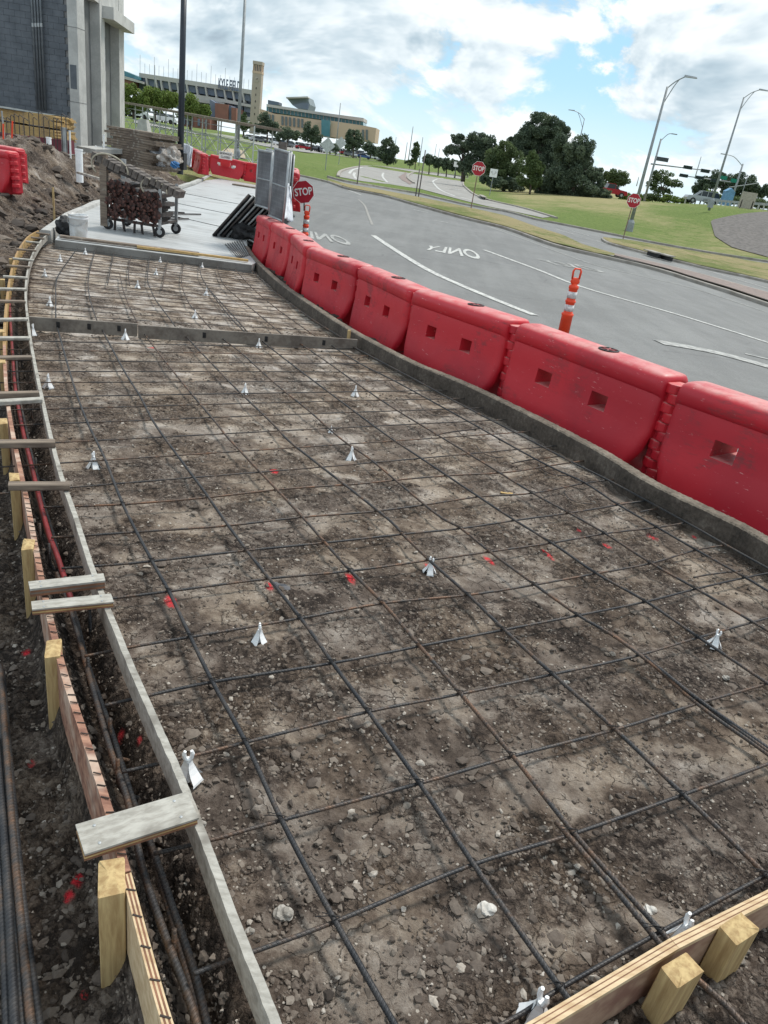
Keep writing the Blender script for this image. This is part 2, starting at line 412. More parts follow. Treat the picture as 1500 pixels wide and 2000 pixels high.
OLDPINE = m_wood('weathered_lumber', (.25, .20, .155), (.11, .085, .07), (1, 12, 12), 3, c3=(.36, .33, .29), amt=.1)
PLYFACE = m_wood('plywood_face', (.40, .27, .19), (.25, .15, .10), (1.2, 8, 8), 2.2, c3=(.20, .10, .075), amt=.3)
REDPLY = m_wood('old_plywood_edge', (.40, .22, .15), (.18, .085, .06), (2, 10, 10), 4, c3=(.50, .38, .30), amt=.25)
WHITEPLY = m_wood('cement_coated_plywood', (.43, .415, .375), (.27, .255, .225), (5, 14, 14), 4, rough=.9, c3=(.17, .155, .135), amt=.2)
def m_plyedge(t, b):
    v = coords(t); s = N(t, 'ShaderNodeSeparateXYZ'); L(t, v, s.inputs[0])
    n = noise(t, stretch(t, v, (2, 12, 12)), 4, 5, .6)
    L(t, mixc(t, maprange(t, n, .35, .65), (.60, .46, .29), (.46, .32, .18)), b.inputs['Base Color']); b.inputs['Roughness'].default_value = .75
    bump(t, b, n, .3, .002)
PLYEDGE = mat('plywood_edge', m_plyedge)
PLYDARK = simple('plywood_glue_ply', (.27, .13, .075), .8, var=.4, scale=20)
def m_conc(name, c, c2, rough=.85, sc=3., grain=60., red=False, streak=None):
    def fn(t, b):
        v = coords(t, 'pos'); n = noise(t, v, sc, 6, .6); n2 = noise(t, v, grain, 4, .7)
        k = math_(t, 'ADD', n, math_(t, 'MULTIPLY', math_(t, 'SUBTRACT', n2, .5), .5))
        col = mixc(t, maprange(t, k, .32, .7), c, c2)
        if streak:
            n4 = noise(t, stretch(t, v, streak), 1., 5, .6); col = mixc(t, maprange(t, n4, .45, .7, 0, .6), col, tuple(x*.45 for x in c2))
        L(t, col, b.inputs['Base Color']); b.inputs['Roughness'].default_value = rough
        bump(t, b, k, .5, .004)
    return mat(name, fn)
CONC = m_conc('concrete', (.46, .46, .44), (.34, .335, .32))
CURBC = m_conc('muddy_concrete', (.21, .185, .155), (.085, .07, .058), sc=5., grain=45.)
KERBC = m_conc('old_kerb_concrete', (.36, .335, .30), (.24, .215, .185), sc=2.)
def m_slab(t, b):
    v = coords(t, 'obj'); n = noise(t, stretch(t, v, (.45, 9, 1)), 1.6, 6, .6); n2 = noise(t, v, 1.1, 4, .6); n3 = noise(t, v, 50, 4, .6)
    col = mixc(t, maprange(t, n, .35, .66), (.50, .51, .51), (.35, .36, .36))
    col = mixc(t, maprange(t, n2, .52, .7, 0, .55), col, (.22, .215, .205))
    L(t, col, b.inputs['Base Color']); b.inputs['Roughness'].default_value = .45
    bump(t, b, math_(t, 'ADD', n, math_(t, 'MULTIPLY', n3, .3)), .5, .006)
SLAB = mat('broomed_concrete', m_slab)
def m_asph(t, b):
    v = coords(t, 'pos'); n = noise(t, v, .35, 6, .65); n2 = noise(t, v, 38, 5, .8); n3 = noise(t, stretch(t, v, (1.6, .12, 1)), 1.3, 6, .65); n5 = noise(t, v, 3.5, 6, .7)
    k = math_(t, 'ADD', math_(t, 'MULTIPLY', n, .45), math_(t, 'ADD', math_(t, 'MULTIPLY', n3, .35), math_(t, 'MULTIPLY', n5, .2)))
    col = mixc(t, maprange(t, k, .38, .60), (.195, .197, .193), (.12, .122, .12))
    wn = N(t, 'ShaderNodeTexNoise', ins={'Scale': .8, 'Detail': 4.}); L(t, v, wn.inputs['Vector']); wv = N(t, 'ShaderNodeVectorMath', operation='MULTIPLY_ADD'); L(t, wn.outputs['Color'], wv.inputs[0]); wv.inputs[1].default_value = (1.6, 1.6, 0); L(t, v, wv.inputs[2])
    e = N(t, 'ShaderNodeTexVoronoi', feature='DISTANCE_TO_EDGE', ins={'Scale': .22}); L(t, wv.outputs[0], e.inputs['Vector'])
    ck = math_(t, 'MULTIPLY', maprange(t, e.outputs['Distance'], .001, .009, .7, 0.), maprange(t, n, .48, .56))
    col = mixc(t, ck, col, (.07, .07, .07))
    col = mixc(t, maprange(t, n2, .25, .8), mixc(t, .55, col, (.08, .08, .08)), mixc(t, .12, col, (.6, .6, .58)))
    L(t, col, b.inputs['Base Color']); b.inputs['Roughness'].default_value = .78; bump(t, b, n2, .5, .005)
ASPH = mat('asphalt', m_asph)
def m_grass(name, g1, g2, dry, amt):
    def fn(t, b):
        v = coords(t, 'pos'); n = noise(t, v, .12, 5, .65); n1 = noise(t, v, 1.4, 5, .7); n2 = noise(t, v, 14, 5, .7)
        col = mixc(t, maprange(t, n2, .3, .7), g1, g2)
        k = math_(t, 'ADD', math_(t, 'MULTIPLY', n, .55), math_(t, 'MULTIPLY', n1, .45))
        col = mixc(t, maprange(t, k, .56-amt, .68-amt), col, mixc(t, maprange(t, n2, .35, .65), dry, tuple(x*.7 for x in dry)))
        L(t, col, b.inputs['Base Color']); b.inputs['Roughness'].default_value = .95; b.inputs['Specular IOR Level'].default_value = .1
        bump(t, b, math_(t, 'ADD', n2, n1), 1., .06)
    return mat(name, fn)
GRASS = m_grass('lawn', (.105, .17, .035), (.07, .125, .022), (.22, .19, .085), .03)
DRYGRASS = m_grass('dry_grass', (.16, .19, .065), (.105, .13, .04), (.33, .28, .15), .14)
def m_red(t, b):
    v0 = coords(t); rnd = N(t, 'ShaderNodeObjectInfo').outputs['Random']; cmb = N(t, 'ShaderNodeCombineXYZ'); L(t, math_(t, 'MULTIPLY', rnd, 60.), cmb.inputs[0]); L(t, math_(t, 'MULTIPLY', rnd, 23.), cmb.inputs[1])
    va = N(t, 'ShaderNodeVectorMath', operation='ADD'); L(t, v0, va.inputs[0]); L(t, cmb.outputs[0], va.inputs[1]); v = va.outputs[0]
    n = noise(t, v, 2.0, 7, .68, .6); n2 = noise(t, stretch(t, v, (1, 1, 6)), 9, 5, .7)
    base = mixc(t, maprange(t, noise(t, v, 1.1, 3), .4, .65), (.55, .014, .027), (.44, .012, .026))
    k = math_(t, 'ADD', math_(t, 'MULTIPLY', n, .75), math_(t, 'MULTIPLY', n2, .25))
    col = mixc(t, math_(t, 'MULTIPLY', maprange(t, k, .53, .64, 0, .75), math_(t, 'ADD', .5, math_(t, 'MULTIPLY', rnd, .5))), base, (.13, .04, .042))
    sc = math_(t, 'MULTIPLY', maprange(t, noise(t, stretch(t, v, (3, 3, 14)), 4, 5, .7), .64, .70), .7)
    col = mixc(t, sc, col, (.66, .36, .35))
    s = N(t, 'ShaderNodeSeparateXYZ'); L(t, v, s.inputs[0])
    g = N(t, 'ShaderNodeNewGeometry'); ns = N(t, 'ShaderNodeSeparateXYZ'); L(t, g.outputs['Normal'], ns.inputs[0])
    dust = math_(t, 'MULTIPLY', maprange(t, ns.outputs[2], .6, .98), maprange(t, noise(t, v, 5, 5, .7), .3, .62, .12, .62))
    col = mixc(t, dust, col, (.62, .36, .33))
    L(t, col, b.inputs['Base Color']); L(t, maprange(t, k, .4, .7, .42, .68), b.inputs['Roughness'])
    b.inputs['Subsurface Weight'].default_value = .0; bump(t, b, n, .12, .01)
RED = mat('red_plastic', m_red)
REDFAR = simple('faded_red_plastic', (.62, .03, .04), .5, var=.3, scale=1.5)
WHITEP = simple('white_plastic', (.88, .89, .90), .45, var=.12, scale=8)
MARK = simple('road_paint_white', (.60, .60, .57), .7, c2=(.27, .27, .26), scale=11, kind='pos')
MARKOLD = simple('worn_road_paint', (.42, .42, .40), .75, c2=(.20, .20, .195), scale=9, kind='pos')
GALV = simple('galvanised_steel', (.42, .44, .45), .45, .6, var=.3, scale=5)
GREYPOLE = simple('grey_pole', (.30, .32, .33), .5, .3, var=.2, scale=3)
DARKPOLE = simple('dark_pole_paint', (.022, .030, .042), .4, var=.3, scale=3)
ORANGE = simple('orange_plastic', (.85, .07, .02), .45, var=.2, scale=6)
REFLW = simple('white_reflective_band', (.72, .72, .72), .3, c2=(.45, .44, .43), scale=30)
SIGNRED = simple('sign_red', (.42, .015, .03), .4, var=.15, scale=8)
SIGNWHITE = simple('sign_white', (.82, .82, .80), .4, var=.05, scale=8)
BLACK = simple('black_rubber', (.018, .018, .02), .6, var=.4, scale=8)
# ------------------------------------------------------------------ curves of the sidewalk works
FT = .14                                     # form top above the dirt bed
Dtop = lambda x, y: float(Dslab(x, y))-FT
Dbed = lambda x, y: float(Dslab(x, y))
Dbar = lambda x, y: float(Dslab(x, y))-.062
def px2(pts, Df): return [onD(a, b, Df) for a, b in pts]
STRIP = px2([(575,2100),(540,2000),(460,1800),(385,1600),(345,1500),(300,1400),(252,1290),(215,1200),(180,1110),(148,1010),(120,930),(100,855),(85,790),(70,720),(60,665),(54,620),(50,575),(53,535),(62,500),(80,470),(98,453)], Dtop)
PLY = px2([(372,2120),(328,2000),(285,1850),(247,1705),(218,1600),(175,1465),(130,1330),(106,1240),(85,1150),(68,1060),(52,975),(36,900),(22,830),(13,765),(9,700),(9,640),(14,580),(22,530),(35,490),(55,462),(75,450)], Dtop)
CURB = px2([(1640,1140),(1500,1062),(1425,1020),(1270,945),(1164,880),(1040,815),(900,748),(800,707),(700,655),(645,622),(600,592),(550,557),(510,522),(490,500),(476,480)], lambda x, y: Dtop(x, y)-.02)
CURB = [CURB[0]+Vector((.95, -1.75, .08)), CURB[0]+Vector((.42, -.85, .04))]+CURB
def ycurve(P, ext0=None):
    P = sorted([(p[1], p[0]) for p in P]); ys = np.array([a for a, b in P]); xs = np.array([b for a, b in P])
    s0 = (xs[1]-xs[0])/(ys[1]-ys[0])
    return lambda y: np.where(y < ys[0], xs[0]+(y-ys[0])*s0, np.interp(y, ys, xs))
SLABL = px2([(98,458),(142,418),(200,398),(319,382),(380,362),(415,346)], Dtop)
xS = ycurve(STRIP+SLABL[1:]); xP = ycurve(PLY+[p-Vector((.25, 0, 0)) for p in SLABL[1:]]); xC = ycurve(CURB+[Vector((-5.2, 24, 0)), Vector((-7.4, 36, 0))])
def zdirt(x, y, detail=True):
    x = np.asarray(x, float); y = np.asarray(y, float)
    zb = EYE-Dslab(x, y); xs = xS(y); xp = xP(y); xc = xC(y)
    tr = sstep(-.02, .12, xs-x)*(1-sstep(-.12, .0, xp-x))*-.13
    out = sstep(-.02, .06, xp-x); z = zb+tr*(y < 13.2)+out*-.15*(1-sstep(5, 12, y))
    d = np.maximum(xp-x, 0)
    A = sstep(5, 13, y)*.62
    z = z+sstep(.15, 3.2, d)*A*(1-.25*sstep(20, 34, y))
    for mx, my, mh, mr in MOUNDS: z = z+mh*np.exp(-((x-mx)**2+(y-my)**2)/mr**2)*sstep(.1, 1.2, d)
    z = z-sstep(13.3, 13.6, y)*(1-sstep(0, .2, d))*.12
    # soil behind the kerb, then down to the road bed
    e = x-xc
    z = z+np.where(e > .06, sstep(.06, .2, e)*.055, 0); z = np.where(e > .2, np.minimum(z, EYE-(Droad(x, y))+.0+.16*(1-sstep(.22, .5, e))), z)
    return z, d
def roughness(x, y): return sstep(-.30, .38, .62*fbm(x*3.6+3, y*4.2, 5, 2, .6)+.40*fbm(x*1.1, y*1.2, 3, 1)+.05)
MOUNDS = []
for px, py, Y, h, r in [(58,300,20,.62,1.35),(10,320,17,.42,1.6),(130,330,20,.25,1.3),(60,400,14,.25,1.2),(100,330,18,.12,1.2),(30,400,12.5,.18,1.0),(170,340,24,.15,1.6),(345,335,27,.35,1.2),(355,345,24,.22,1.0),(110,380,15,.12,.8)]:
    p = at(px, py, Y); MOUNDS.append((p[0], p[1], h, r))
PAINT = [(333,1178,.07,.03),(525,1150,.055,.02),(683,1135,.065,.022),(838,1108,.04,.03),(955,1095,.07,.02),(1070,1085,.07,.025),(1185,1068,.045,.02),(1272,1055,.055,.025),
         (535,925,.05,.03),(1130,1040,.02,.02),(210,700,.0,.0),(235,1402,.025,.014),(272,1434,.015,.01),(115,640,.05,.05),(238,655,.05,.06),(297,680,.04,.04),
         (130,1670,.025,.018),(147,1640,.03,.02),(55,1418,.02,.015),(45,1205,.03,.02),(207,670,.02,.02),(1355,1052,.02,.02),(160,1858,.015,.01)]
def dirt_sheet():
    nr, nc = 1020, 760
    th = np.radians(np.concatenate([np.linspace(-62, 44, nc-90), np.linspace(44.3, 82, 90)])); r = np.exp(np.linspace(math.log(.5), math.log(44), nr))
    T, Rr = np.meshgrid(th, r); x = Rr*np.sin(T); y = Rr*np.cos(T)
    wx = x+.04*perlin(x*6, y*6, 4); wy = y+.04*perlin(x*6, y*6, 5)
    z, d = zdirt(x, y)
    big = fbm(x*.9, y*.9, 3, 1)
    rough = roughness(x, y)                    # loose crumbs against crust
    side = ((x < xS(y)+.02) | (x > xC(y)+.05)).astype(float); rough = np.maximum(rough, side*.9)
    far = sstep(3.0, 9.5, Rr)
    h = .010*fbm(x*3, y*3, 4, 7)+.012*big
    wx = x+.10*fbm(x*5, y*5, 3, 4); wy = y+.10*fbm(x*5, y*5, 3, 5)
    c1, c2, ci = worley(wx*8, wy*8, 1)
    h += (1-rough)*.008*(ci-.5)*sstep(.0, .1, c2-c1)*(1-far*.7)
    rid = np.abs(fbm(x*11, y*11, 3, 71)); rid2 = np.abs(perlin(x*31, y*31, 72)); rid3 = np.abs(perlin(x*58, y*58, 73))
    h += rough*(.016*rid+.009*rid2+.005*rid3)+(1-rough)*(.004*rid+.003*rid2)
    crack = 0; dome = 0; dom2 = rid2; ei = 0
    emb = sstep(.1, 1.0, d)*sstep(6, 11, y)
    h += emb*(.10*fbm(x*1.1, y*1.1, 4, 9)+.11*np.abs(fbm(x*3, y*3, 4, 12))+.05*np.abs(perlin(x*11, y*11, 13)))
    z = z+h
    light = sstep(-.1, .45, fbm(x*3.1-7, y*3.9+2, 5, 21, .6)+.30*(1-rough)-.08+.25*fbm(x*.8, y*.8, 2, 22))
    tone = .35+.24*light*(1-rough*.45)+.10*fbm(x*7, y*7, 3, 31)+.07*(ci-.5)*(1-rough)+rough*(.07*rid2-.05)
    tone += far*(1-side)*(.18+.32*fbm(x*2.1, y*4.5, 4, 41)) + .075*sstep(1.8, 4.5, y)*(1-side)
    tone -= side*.06*(y < 8)
    tone += emb*(.10+.28*fbm(x*1.7, y*1.7, 4, 51))
    for px, py, rr, am in [(760,1140,.22,.10),(1160,1240,.30,.11),(960,1560,.20,.08),(600,1160,.16,.07),(1350,900+160,.22,.08),(520,1500,.16,.06),(1000,1300,.25,.05)]:
        q = onD(px, py, Dbed); tone -= am*np.exp(-((x-q[0])**2+(y-q[1])**2*1.6)/rr**2)*(.7+.8*perlin(x*9, y*9, 81))
    pt = np.zeros_like(x)
    for px, py, a, b in PAINT:
        if a <= 0: continue
        p = onD(px, py, Dbed); ang = math.radians(115); dx = (x-p[0]); dy = (y-p[1])
        u = dx*math.cos(ang)+dy*math.sin(ang); v = -dx*math.sin(ang)+dy*math.cos(ang)
        sc = .8; pt = np.maximum(pt, 1.0*(1-sstep(.5, 1.1, np.hypot(u/(a*sc), v/(b*sc))))+0*u)
    pt *= .8+.9*perlin(x*45, y*45, 61)
    keep = (x < xC(y)+.75) & (y > .06)
    f = gridfaces(nr, nc, keep)
    v = np.stack([x, y, z], -1).reshape(-1, 3)
    used = np.unique(f); mp = np.full(len(v), -1, np.int64); mp[used] = np.arange(len(used)); 
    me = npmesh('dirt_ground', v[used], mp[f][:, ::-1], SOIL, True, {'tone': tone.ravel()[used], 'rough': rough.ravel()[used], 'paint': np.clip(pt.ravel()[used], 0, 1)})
    tag(link('dirt_ground', me), kind='structure')
dirt_sheet()
# crumbs and clods
_t = (1+5**.5)/2
ICO = np.array([(-1,_t,0),(1,_t,0),(-1,-_t,0),(1,-_t,0),(0,-1,_t),(0,1,_t),(0,-1,-_t),(0,1,-_t),(_t,0,-1),(_t,0,1),(-_t,0,-1),(-_t,0,1)])/math.hypot(1,_t)
ICF = np.array([(0,11,5),(0,5,1),(0,1,7),(0,7,10),(0,10,11),(1,5,9),(5,11,4),(11,10,2),(10,7,6),(7,1,8),(3,9,4),(3,4,2),(3,2,6),(3,6,8),(3,8,9),(4,9,5),(2,4,11),(6,2,10),(8,6,7),(9,8,1)])
def crumbs(name, x, y, z, s, tone, flat=.62):
    n = len(x); v = ICO[None]*(1+RNG.uniform(-.42, .42, (n, 12, 1)))
    v = v*np.stack([RNG.uniform(.75, 1.35, n), RNG.uniform(.75, 1.35, n), np.full(n, flat)*RNG.uniform(.7, 1.2, n)], -1)[:, None]
    a = RNG.uniform(0, 2*PI, n); tl = RNG.uniform(-.5, .5, n); c, s_ = np.cos(a)[:, None], np.sin(a)[:, None]
    X = v[..., 0]*c-v[..., 1]*s_; Y = v[..., 0]*s_+v[..., 1]*c; Z = v[..., 2]+X*np.sin(tl)[:, None]*.6
    P = np.stack([X*s[:, None]+x[:, None], Y*s[:, None]+y[:, None], Z*s[:, None]+z[:, None]], -1).reshape(-1, 3)
    F = (ICF[None]+(np.arange(n)*12)[:, None, None]).reshape(-1, 3)
    me = npmesh(name, P, F, CLOD, False, {'tone': np.repeat(tone, 12)})
    return tag(link(name, me), kind='stuff')
def scatter_crumbs():
    n = 120000; r = np.exp(RNG.uniform(math.log(.55), math.log(8.5), n)); th = np.radians(RNG.uniform(-45, 42, n))
    x = r*np.sin(th); y = r*np.cos(th)
    rough = roughness(x, y); side = (x < xS(y))
    keep = (RNG.random(n) < np.where(side, .62, .10+.72*rough)) & (x < xC(y)-.02) & (np.abs(x-xS(y)) > .02) & (np.abs(x-xP(y)) > .02)
    x, y, r = x[keep], y[keep], r[keep]; n = len(x)
    s = .0022*(1+RNG.pareto(2.5, n)); s = np.minimum(s, .011)+.0006*r
    z = zdirt(x, y)[0]+.010*fbm(x*3, y*3, 4, 7)+.012*fbm(x*.9, y*.9, 3, 1)+s*.3+.003
    tone = .42+.17*RNG.standard_normal(n)*.8; tone = np.where(RNG.random(n) < .03, .85, tone)
    crumbs('soil_crumbs', x, y, z, s, tone)
    # larger clods
    n = 1300; r = np.exp(RNG.uniform(math.log(.7), math.log(7), n)); th = np.radians(RNG.uniform(-45, 42, n)); x = r*np.sin(th); y = r*np.cos(th)
    k = (x < xC(y)-.05) & (np.abs(x-xS(y)) > .04) & (np.abs(x-xP(y)) > .05) & (RNG.random(n) < np.where(x < xS(y), .9, .35+.5*roughness(x, y))); x, y = x[k], y[k]; n = len(x)
    s = RNG.uniform(.008, .02, n); z = zdirt(x, y)[0]+s*.1
    crumbs('soil_clods', x, y, z, s, .40+.12*RNG.standard_normal(n), .42)
    # lumps on the embankment and behind the kerb
    n = 9000; y = RNG.uniform(6.5, 30, n); d = np.abs(RNG.normal(0, 2.4, n)); x = xP(y)-.05-d; s = np.minimum(.018*(1+RNG.pareto(2.2, n)), .16)
    z = zdirt(x, y)[0]+.10*fbm(x*1.1, y*1.1, 4, 9)+s*.2
    crumbs('embankment_lumps', x, y, z, s, .30+.16*RNG.standard_normal(n), .6)
    n = 1500; y = RNG.uniform(5.5, 16, n); x = xC(y)+RNG.uniform(.16, .34, n); s = np.minimum(.012*(1+RNG.pareto(2.5, n)), .06)
    z = zdirt(x, y)[0]+s*.3
    crumbs('kerbside_soil_lumps', x, y, z, s, .1+.1*RNG.standard_normal(n), .7)
scatter_crumbs()
# a few pale stones one can point at
STONEM = m_conc('pale_stone', (.38, .355, .32), (.22, .20, .175), sc=30., grain=120.)
def stone(px, py, s, label, flat=.6, m=None, name='stone', seed=0):
    p = onD(px, py, Dbed); rg = random.Random(seed+int(px))
    bm = bmesh.new(); bmesh.ops.create_icosphere(bm, subdivisions=3, radius=1)
    for v in bm.verts:
        q = v.co; k = 1+.22*math.sin(3*q.x+rg.random()*.2+seed)*math.cos(2.6*q.y+seed)+.12*math.sin(7*q.z+5*q.x+seed*2)
        v.co = Vector((q.x*k*s, q.y*k*s*.8, q.z*k*s*flat))
    me = bpy.data.meshes.new(name); bm.to_mesh(me); bm.free(); me.materials.append(m or STONEM)
    for f in me.polygons: f.use_smooth = False
    z = float(zdirt(p[0], p[1])[0])+s*flat*.35
    return tag(link(name, me, loc=(p[0], p[1], z)), label, 'stone')
stone(553, 1787, .022, 'grey angular stone on bare soil left of the nearest crossing bars')
stone(1268, 1781, .016, 'round white stone touching the doubled bar near the front board', .7, MT['chalk'] if 'chalk' in MT else m_conc('chalk', (.62, .60, .56), (.45, .42, .38), sc=40.))
stone(950, 1778, .022, 'chalky white crumbled lump under the thick near bar', .5, m_conc('chalk', (.62, .60, .56), (.45, .42, .38), sc=40.))
stone(488, 1820, .010, 'small white stone beside the grey inner form strip')
stone(545, 1150, .045, 'flat dark slab of rock beside red paint dashes', .25, simple('dark_rock', (.10,.10,.11), .7))
stone(1105, 1335, .013, 'small white stone under a long bar in the middle of the bed')
stone(1417, 1325, .014, 'pale pebble lying below the white chair at the right')
stone(455, 786, .022, 'flat white chip on the dirt in the upper left of the bed', .3)
stone(395, 1610, .010, 'white pebble near the wide cement-coated board')

# ------------------------------------------------------------------ form boards
def offset_curve(pts, d):
    out = []
    for i, p in enumerate(pts):
        t = (pts[min(i+1, len(pts)-1)]-pts[max(i-1, 0)]); t.z = 0; t.normalize(); out.append(p+Vector((t.y, -t.x, 0))*d)
    return out
def sweep(pts, bands, h, mb=None, rag=0., seed=0):
    """upright board standing under the curve; bands = [(offset0, offset1, material index)]"""
    mb = mb or MB(); rg = random.Random(seed)
    for a, b, mi in bands:
        A = offset_curve(pts, a+.0); B = offset_curve(pts, b-.0003); n = len(pts); mb.mi = mi
        j = [rg.uniform(-rag, rag) for _ in range(n)]; vs = []
        for i in range(n):
            vs += [A[i]+Vector((0, 0, j[i])), B[i]+Vector((0, 0, j[i]*.6)), B[i]-Vector((0, 0, h)), A[i]-Vector((0, 0, h))]
        fs = [(4*i+k, 4*i+(k+1) % 4, 4*(i+1)+(k+1) % 4, 4*(i+1)+k) for i in range(n-1) for k in range(4)]+[(0, 3, 2, 1), (4*n-4, 4*n-3, 4*n-2, 4*n-1)]
        mb.add(vs, fs)
    return mb
def arc_cut(C, L0, L1):
    s = 0; out = []
    for i in range(len(C)-1):
        a, b = C[i], C[i+1]; l = (b-a).length
        if s+l >= L0 and s <= L1:
            if not out: out.append(a.lerp(b, max(0, (L0-s)/l)))
            out.append(a.lerp(b, min(1, (L1-s)/l)))
        s += l
    return out
def total(C): return sum((C[i+1]-C[i]).length for i in range(len(C)-1))
def place_curve(name, C, cuts, bands, h, mats, labels, cat, group, rag=0.):
    for k in range(len(cuts)-1):
        seg = arc_cut(C, cuts[k]+.002, cuts[k+1]-.002)
        if len(seg) < 2: continue
        o = seg[0].copy(); o.z -= h
        tag(sweep(seg, bands, h, rag=rag, seed=k).build(name, mats, org=o, loc=o), labels[k], cat, group)
SC = bez(STRIP, 12); PC = bez(PLY, 12); CC = bez(CURB, 12)
print('LEN strip', total(SC), 'ply', total(PC), 'curb', total(CC))
place_curve('form_strip', SC, [0, 2.25, 4.7, 7.2, 9.9, 12.5, 17.5], [(-.0095, .0095, 0)], .085, [WHITEPLY],
            ['cement-coated grey strip on edge nearest the camera', 'cement-coated grey strip beside the pair of white scrap boards', 'grey form strip beside the brown scrap boards', 'pale form strip beside the end of the divider board', 'curving pale form strip along the far bay', 'last form strip meeting the finished slab'], 'form board', 'inner strips of the left form', .0035)
PB = [(-.0095, -.0055, 0), (-.0055, -.002, 1), (-.002, .002, 0), (.002, .0055, 1), (.0055, .0095, 0)]
_j = onD(247, 1703, Dtop); _s = 0; CUT = 0; _b = 9
for _i in range(len(PC)-1):
    if (PC[_i]-_j).length < _b: _b = (PC[_i]-_j).length; CUT = _s
    _s += (PC[_i+1]-PC[_i]).length
print('CUT', CUT)
place_curve('form_board', PC, [0, CUT], PB, .24, [PLYEDGE, PLYDARK], ['fresh plywood form board with saw cuts across its pale top edge'], 'form board', 'outer boards of the left form')
place_curve('form_board', PC, [CUT, 2.6, 5.2], [(-.0095, .0095, 0)], .24, [REDPLY], ['old reddish plywood form board with splintered top edge', 'old reddish plywood form board behind the brown scrap boards'], 'form board', 'outer boards of the left form', .003)
place_curve('form_board', PC, [5.2, 8.2, 11.5, 17.5], PB, .22, [PINE_H, PLYDARK], ['tan form board at the left edge below the divider', 'tan form board curving beside the far bay', 'tan form board ending at the finished slab'], 'form board', 'outer boards of the left form')
CUTM = simple('dark_cut', (.03, .02, .015)); rg = random.Random(4)
def saw_cuts(fb, ss, w, top):
    for s in ss:
        q = arc_cut(PC, s, s+.02); c = q[0]-fb.location; MB().beam(Vector((-.0101, 0, top)), Vector((.0101, rg.uniform(-.003, .005), top)), w, .002).build('saw_cut', CUTM, fb, loc=c)
saw_cuts(bpy.data.objects['form_board'], [CUT*q for q in (.12, .28, .44, .60, .76, .9)], .0032, .0006)
saw_cuts(bpy.data.objects['form_board.001'], [CUT+.04+k*.045+rg.uniform(-.01, .01) for k in range(int((2.5-CUT)/.045))], .0028, .0035)
# kerb form on the right (muddy cast kerb)
def kerb_section(pts, prof, mat_, name, label=None, cat=None, kind=None, rag=0., seed=0, parts=None):
    rg = random.Random(seed); mb = MB(); n = len(pts); m = len(prof)
    cols = [offset_curve(pts, a) for a, b in prof]; vs = []
    for i in range(n):
        for k in range(m): vs.append(cols[k][i]+Vector((rg.uniform(-rag, rag), rg.uniform(-rag, rag), prof[k][1]+rg.uniform(-rag, rag))))
    fs = [(m*i+k, m*i+(k+1) % m, m*(i+1)+(k+1) % m, m*(i+1)+k) for i in range(n-1) for k in range(m)]+[tuple(range(m))[::-1], tuple(range(m*(n-1), m*n))]
    mb.add(vs, fs); o = pts[0].copy(); return tag(mb.build(name, mat_, smooth=False, org=o, loc=o), label, cat, None, kind)
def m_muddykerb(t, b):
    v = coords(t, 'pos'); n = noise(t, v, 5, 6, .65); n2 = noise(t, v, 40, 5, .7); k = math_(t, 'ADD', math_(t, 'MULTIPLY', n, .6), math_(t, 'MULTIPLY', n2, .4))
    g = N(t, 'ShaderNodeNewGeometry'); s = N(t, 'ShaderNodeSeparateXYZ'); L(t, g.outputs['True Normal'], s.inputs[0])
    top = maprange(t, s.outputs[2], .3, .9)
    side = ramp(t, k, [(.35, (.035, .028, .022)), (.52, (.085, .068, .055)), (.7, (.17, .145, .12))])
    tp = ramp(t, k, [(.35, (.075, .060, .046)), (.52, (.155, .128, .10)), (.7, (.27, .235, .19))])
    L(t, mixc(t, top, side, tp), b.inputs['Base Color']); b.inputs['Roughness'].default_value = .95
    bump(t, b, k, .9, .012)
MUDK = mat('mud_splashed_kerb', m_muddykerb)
CF = []
for i in range(len(CC)-1):
    for k in range(3): CF.append(CC[i].lerp(CC[i+1], k/3))
CF.append(CC[-1])
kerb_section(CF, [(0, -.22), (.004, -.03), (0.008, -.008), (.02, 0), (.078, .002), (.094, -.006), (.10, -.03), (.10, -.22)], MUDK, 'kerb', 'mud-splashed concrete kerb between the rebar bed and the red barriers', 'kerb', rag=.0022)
for j, (px, py) in enumerate([(1130,1040),(1150,868+90),(1347,998),(1443,1053),(748,660),(1010,850),(1040,845),(775,690),(790,712)]): pass

# ------------------------------------------------------------------ stakes of the outer form
def stake(name, p, bottom_z, w, t, label, ang=0., lean=(0, 0), m=None, top=.0, grp='stakes of the left form'):
    h = p.z-bottom_z; mb = MB(); rg = random.Random(int(p.x*100))
    hw, ht = w/2, t/2; c = .0025
    prof = [(-hw+c, -ht), (hw-c, -ht), (hw, -ht+c), (hw, ht-c), (hw-c, ht), (-hw+c, ht), (-hw, ht-c), (-hw, -ht+c)]
    vs = [(x, y, 0) for x, y in prof]+[(x+lean[0]*h, y+lean[1]*h, h-.004+ (0.004 if rg.random() > .5 else 0)) for x, y in prof]; n = 8
    vs += [(x*.3+lean[0]*h, y*.3+lean[1]*h, h+.002) for x, y in prof]
    mb.add(vs, [tuple(range(n))[::-1], tuple(range(2*n, 3*n))]+[(i, (i+1) % n, (i+1) % n+n, i+n) for i in range(n)]+[(i+n, (i+1) % n+n, (i+1) % n+2*n, i+2*n) for i in range(n)])
    o = mb.build(name, m or PINE, loc=(p.x, p.y, bottom_z)); o.rotation_euler = (0, 0, ang)
    return tag(o, label, 'stake', grp)
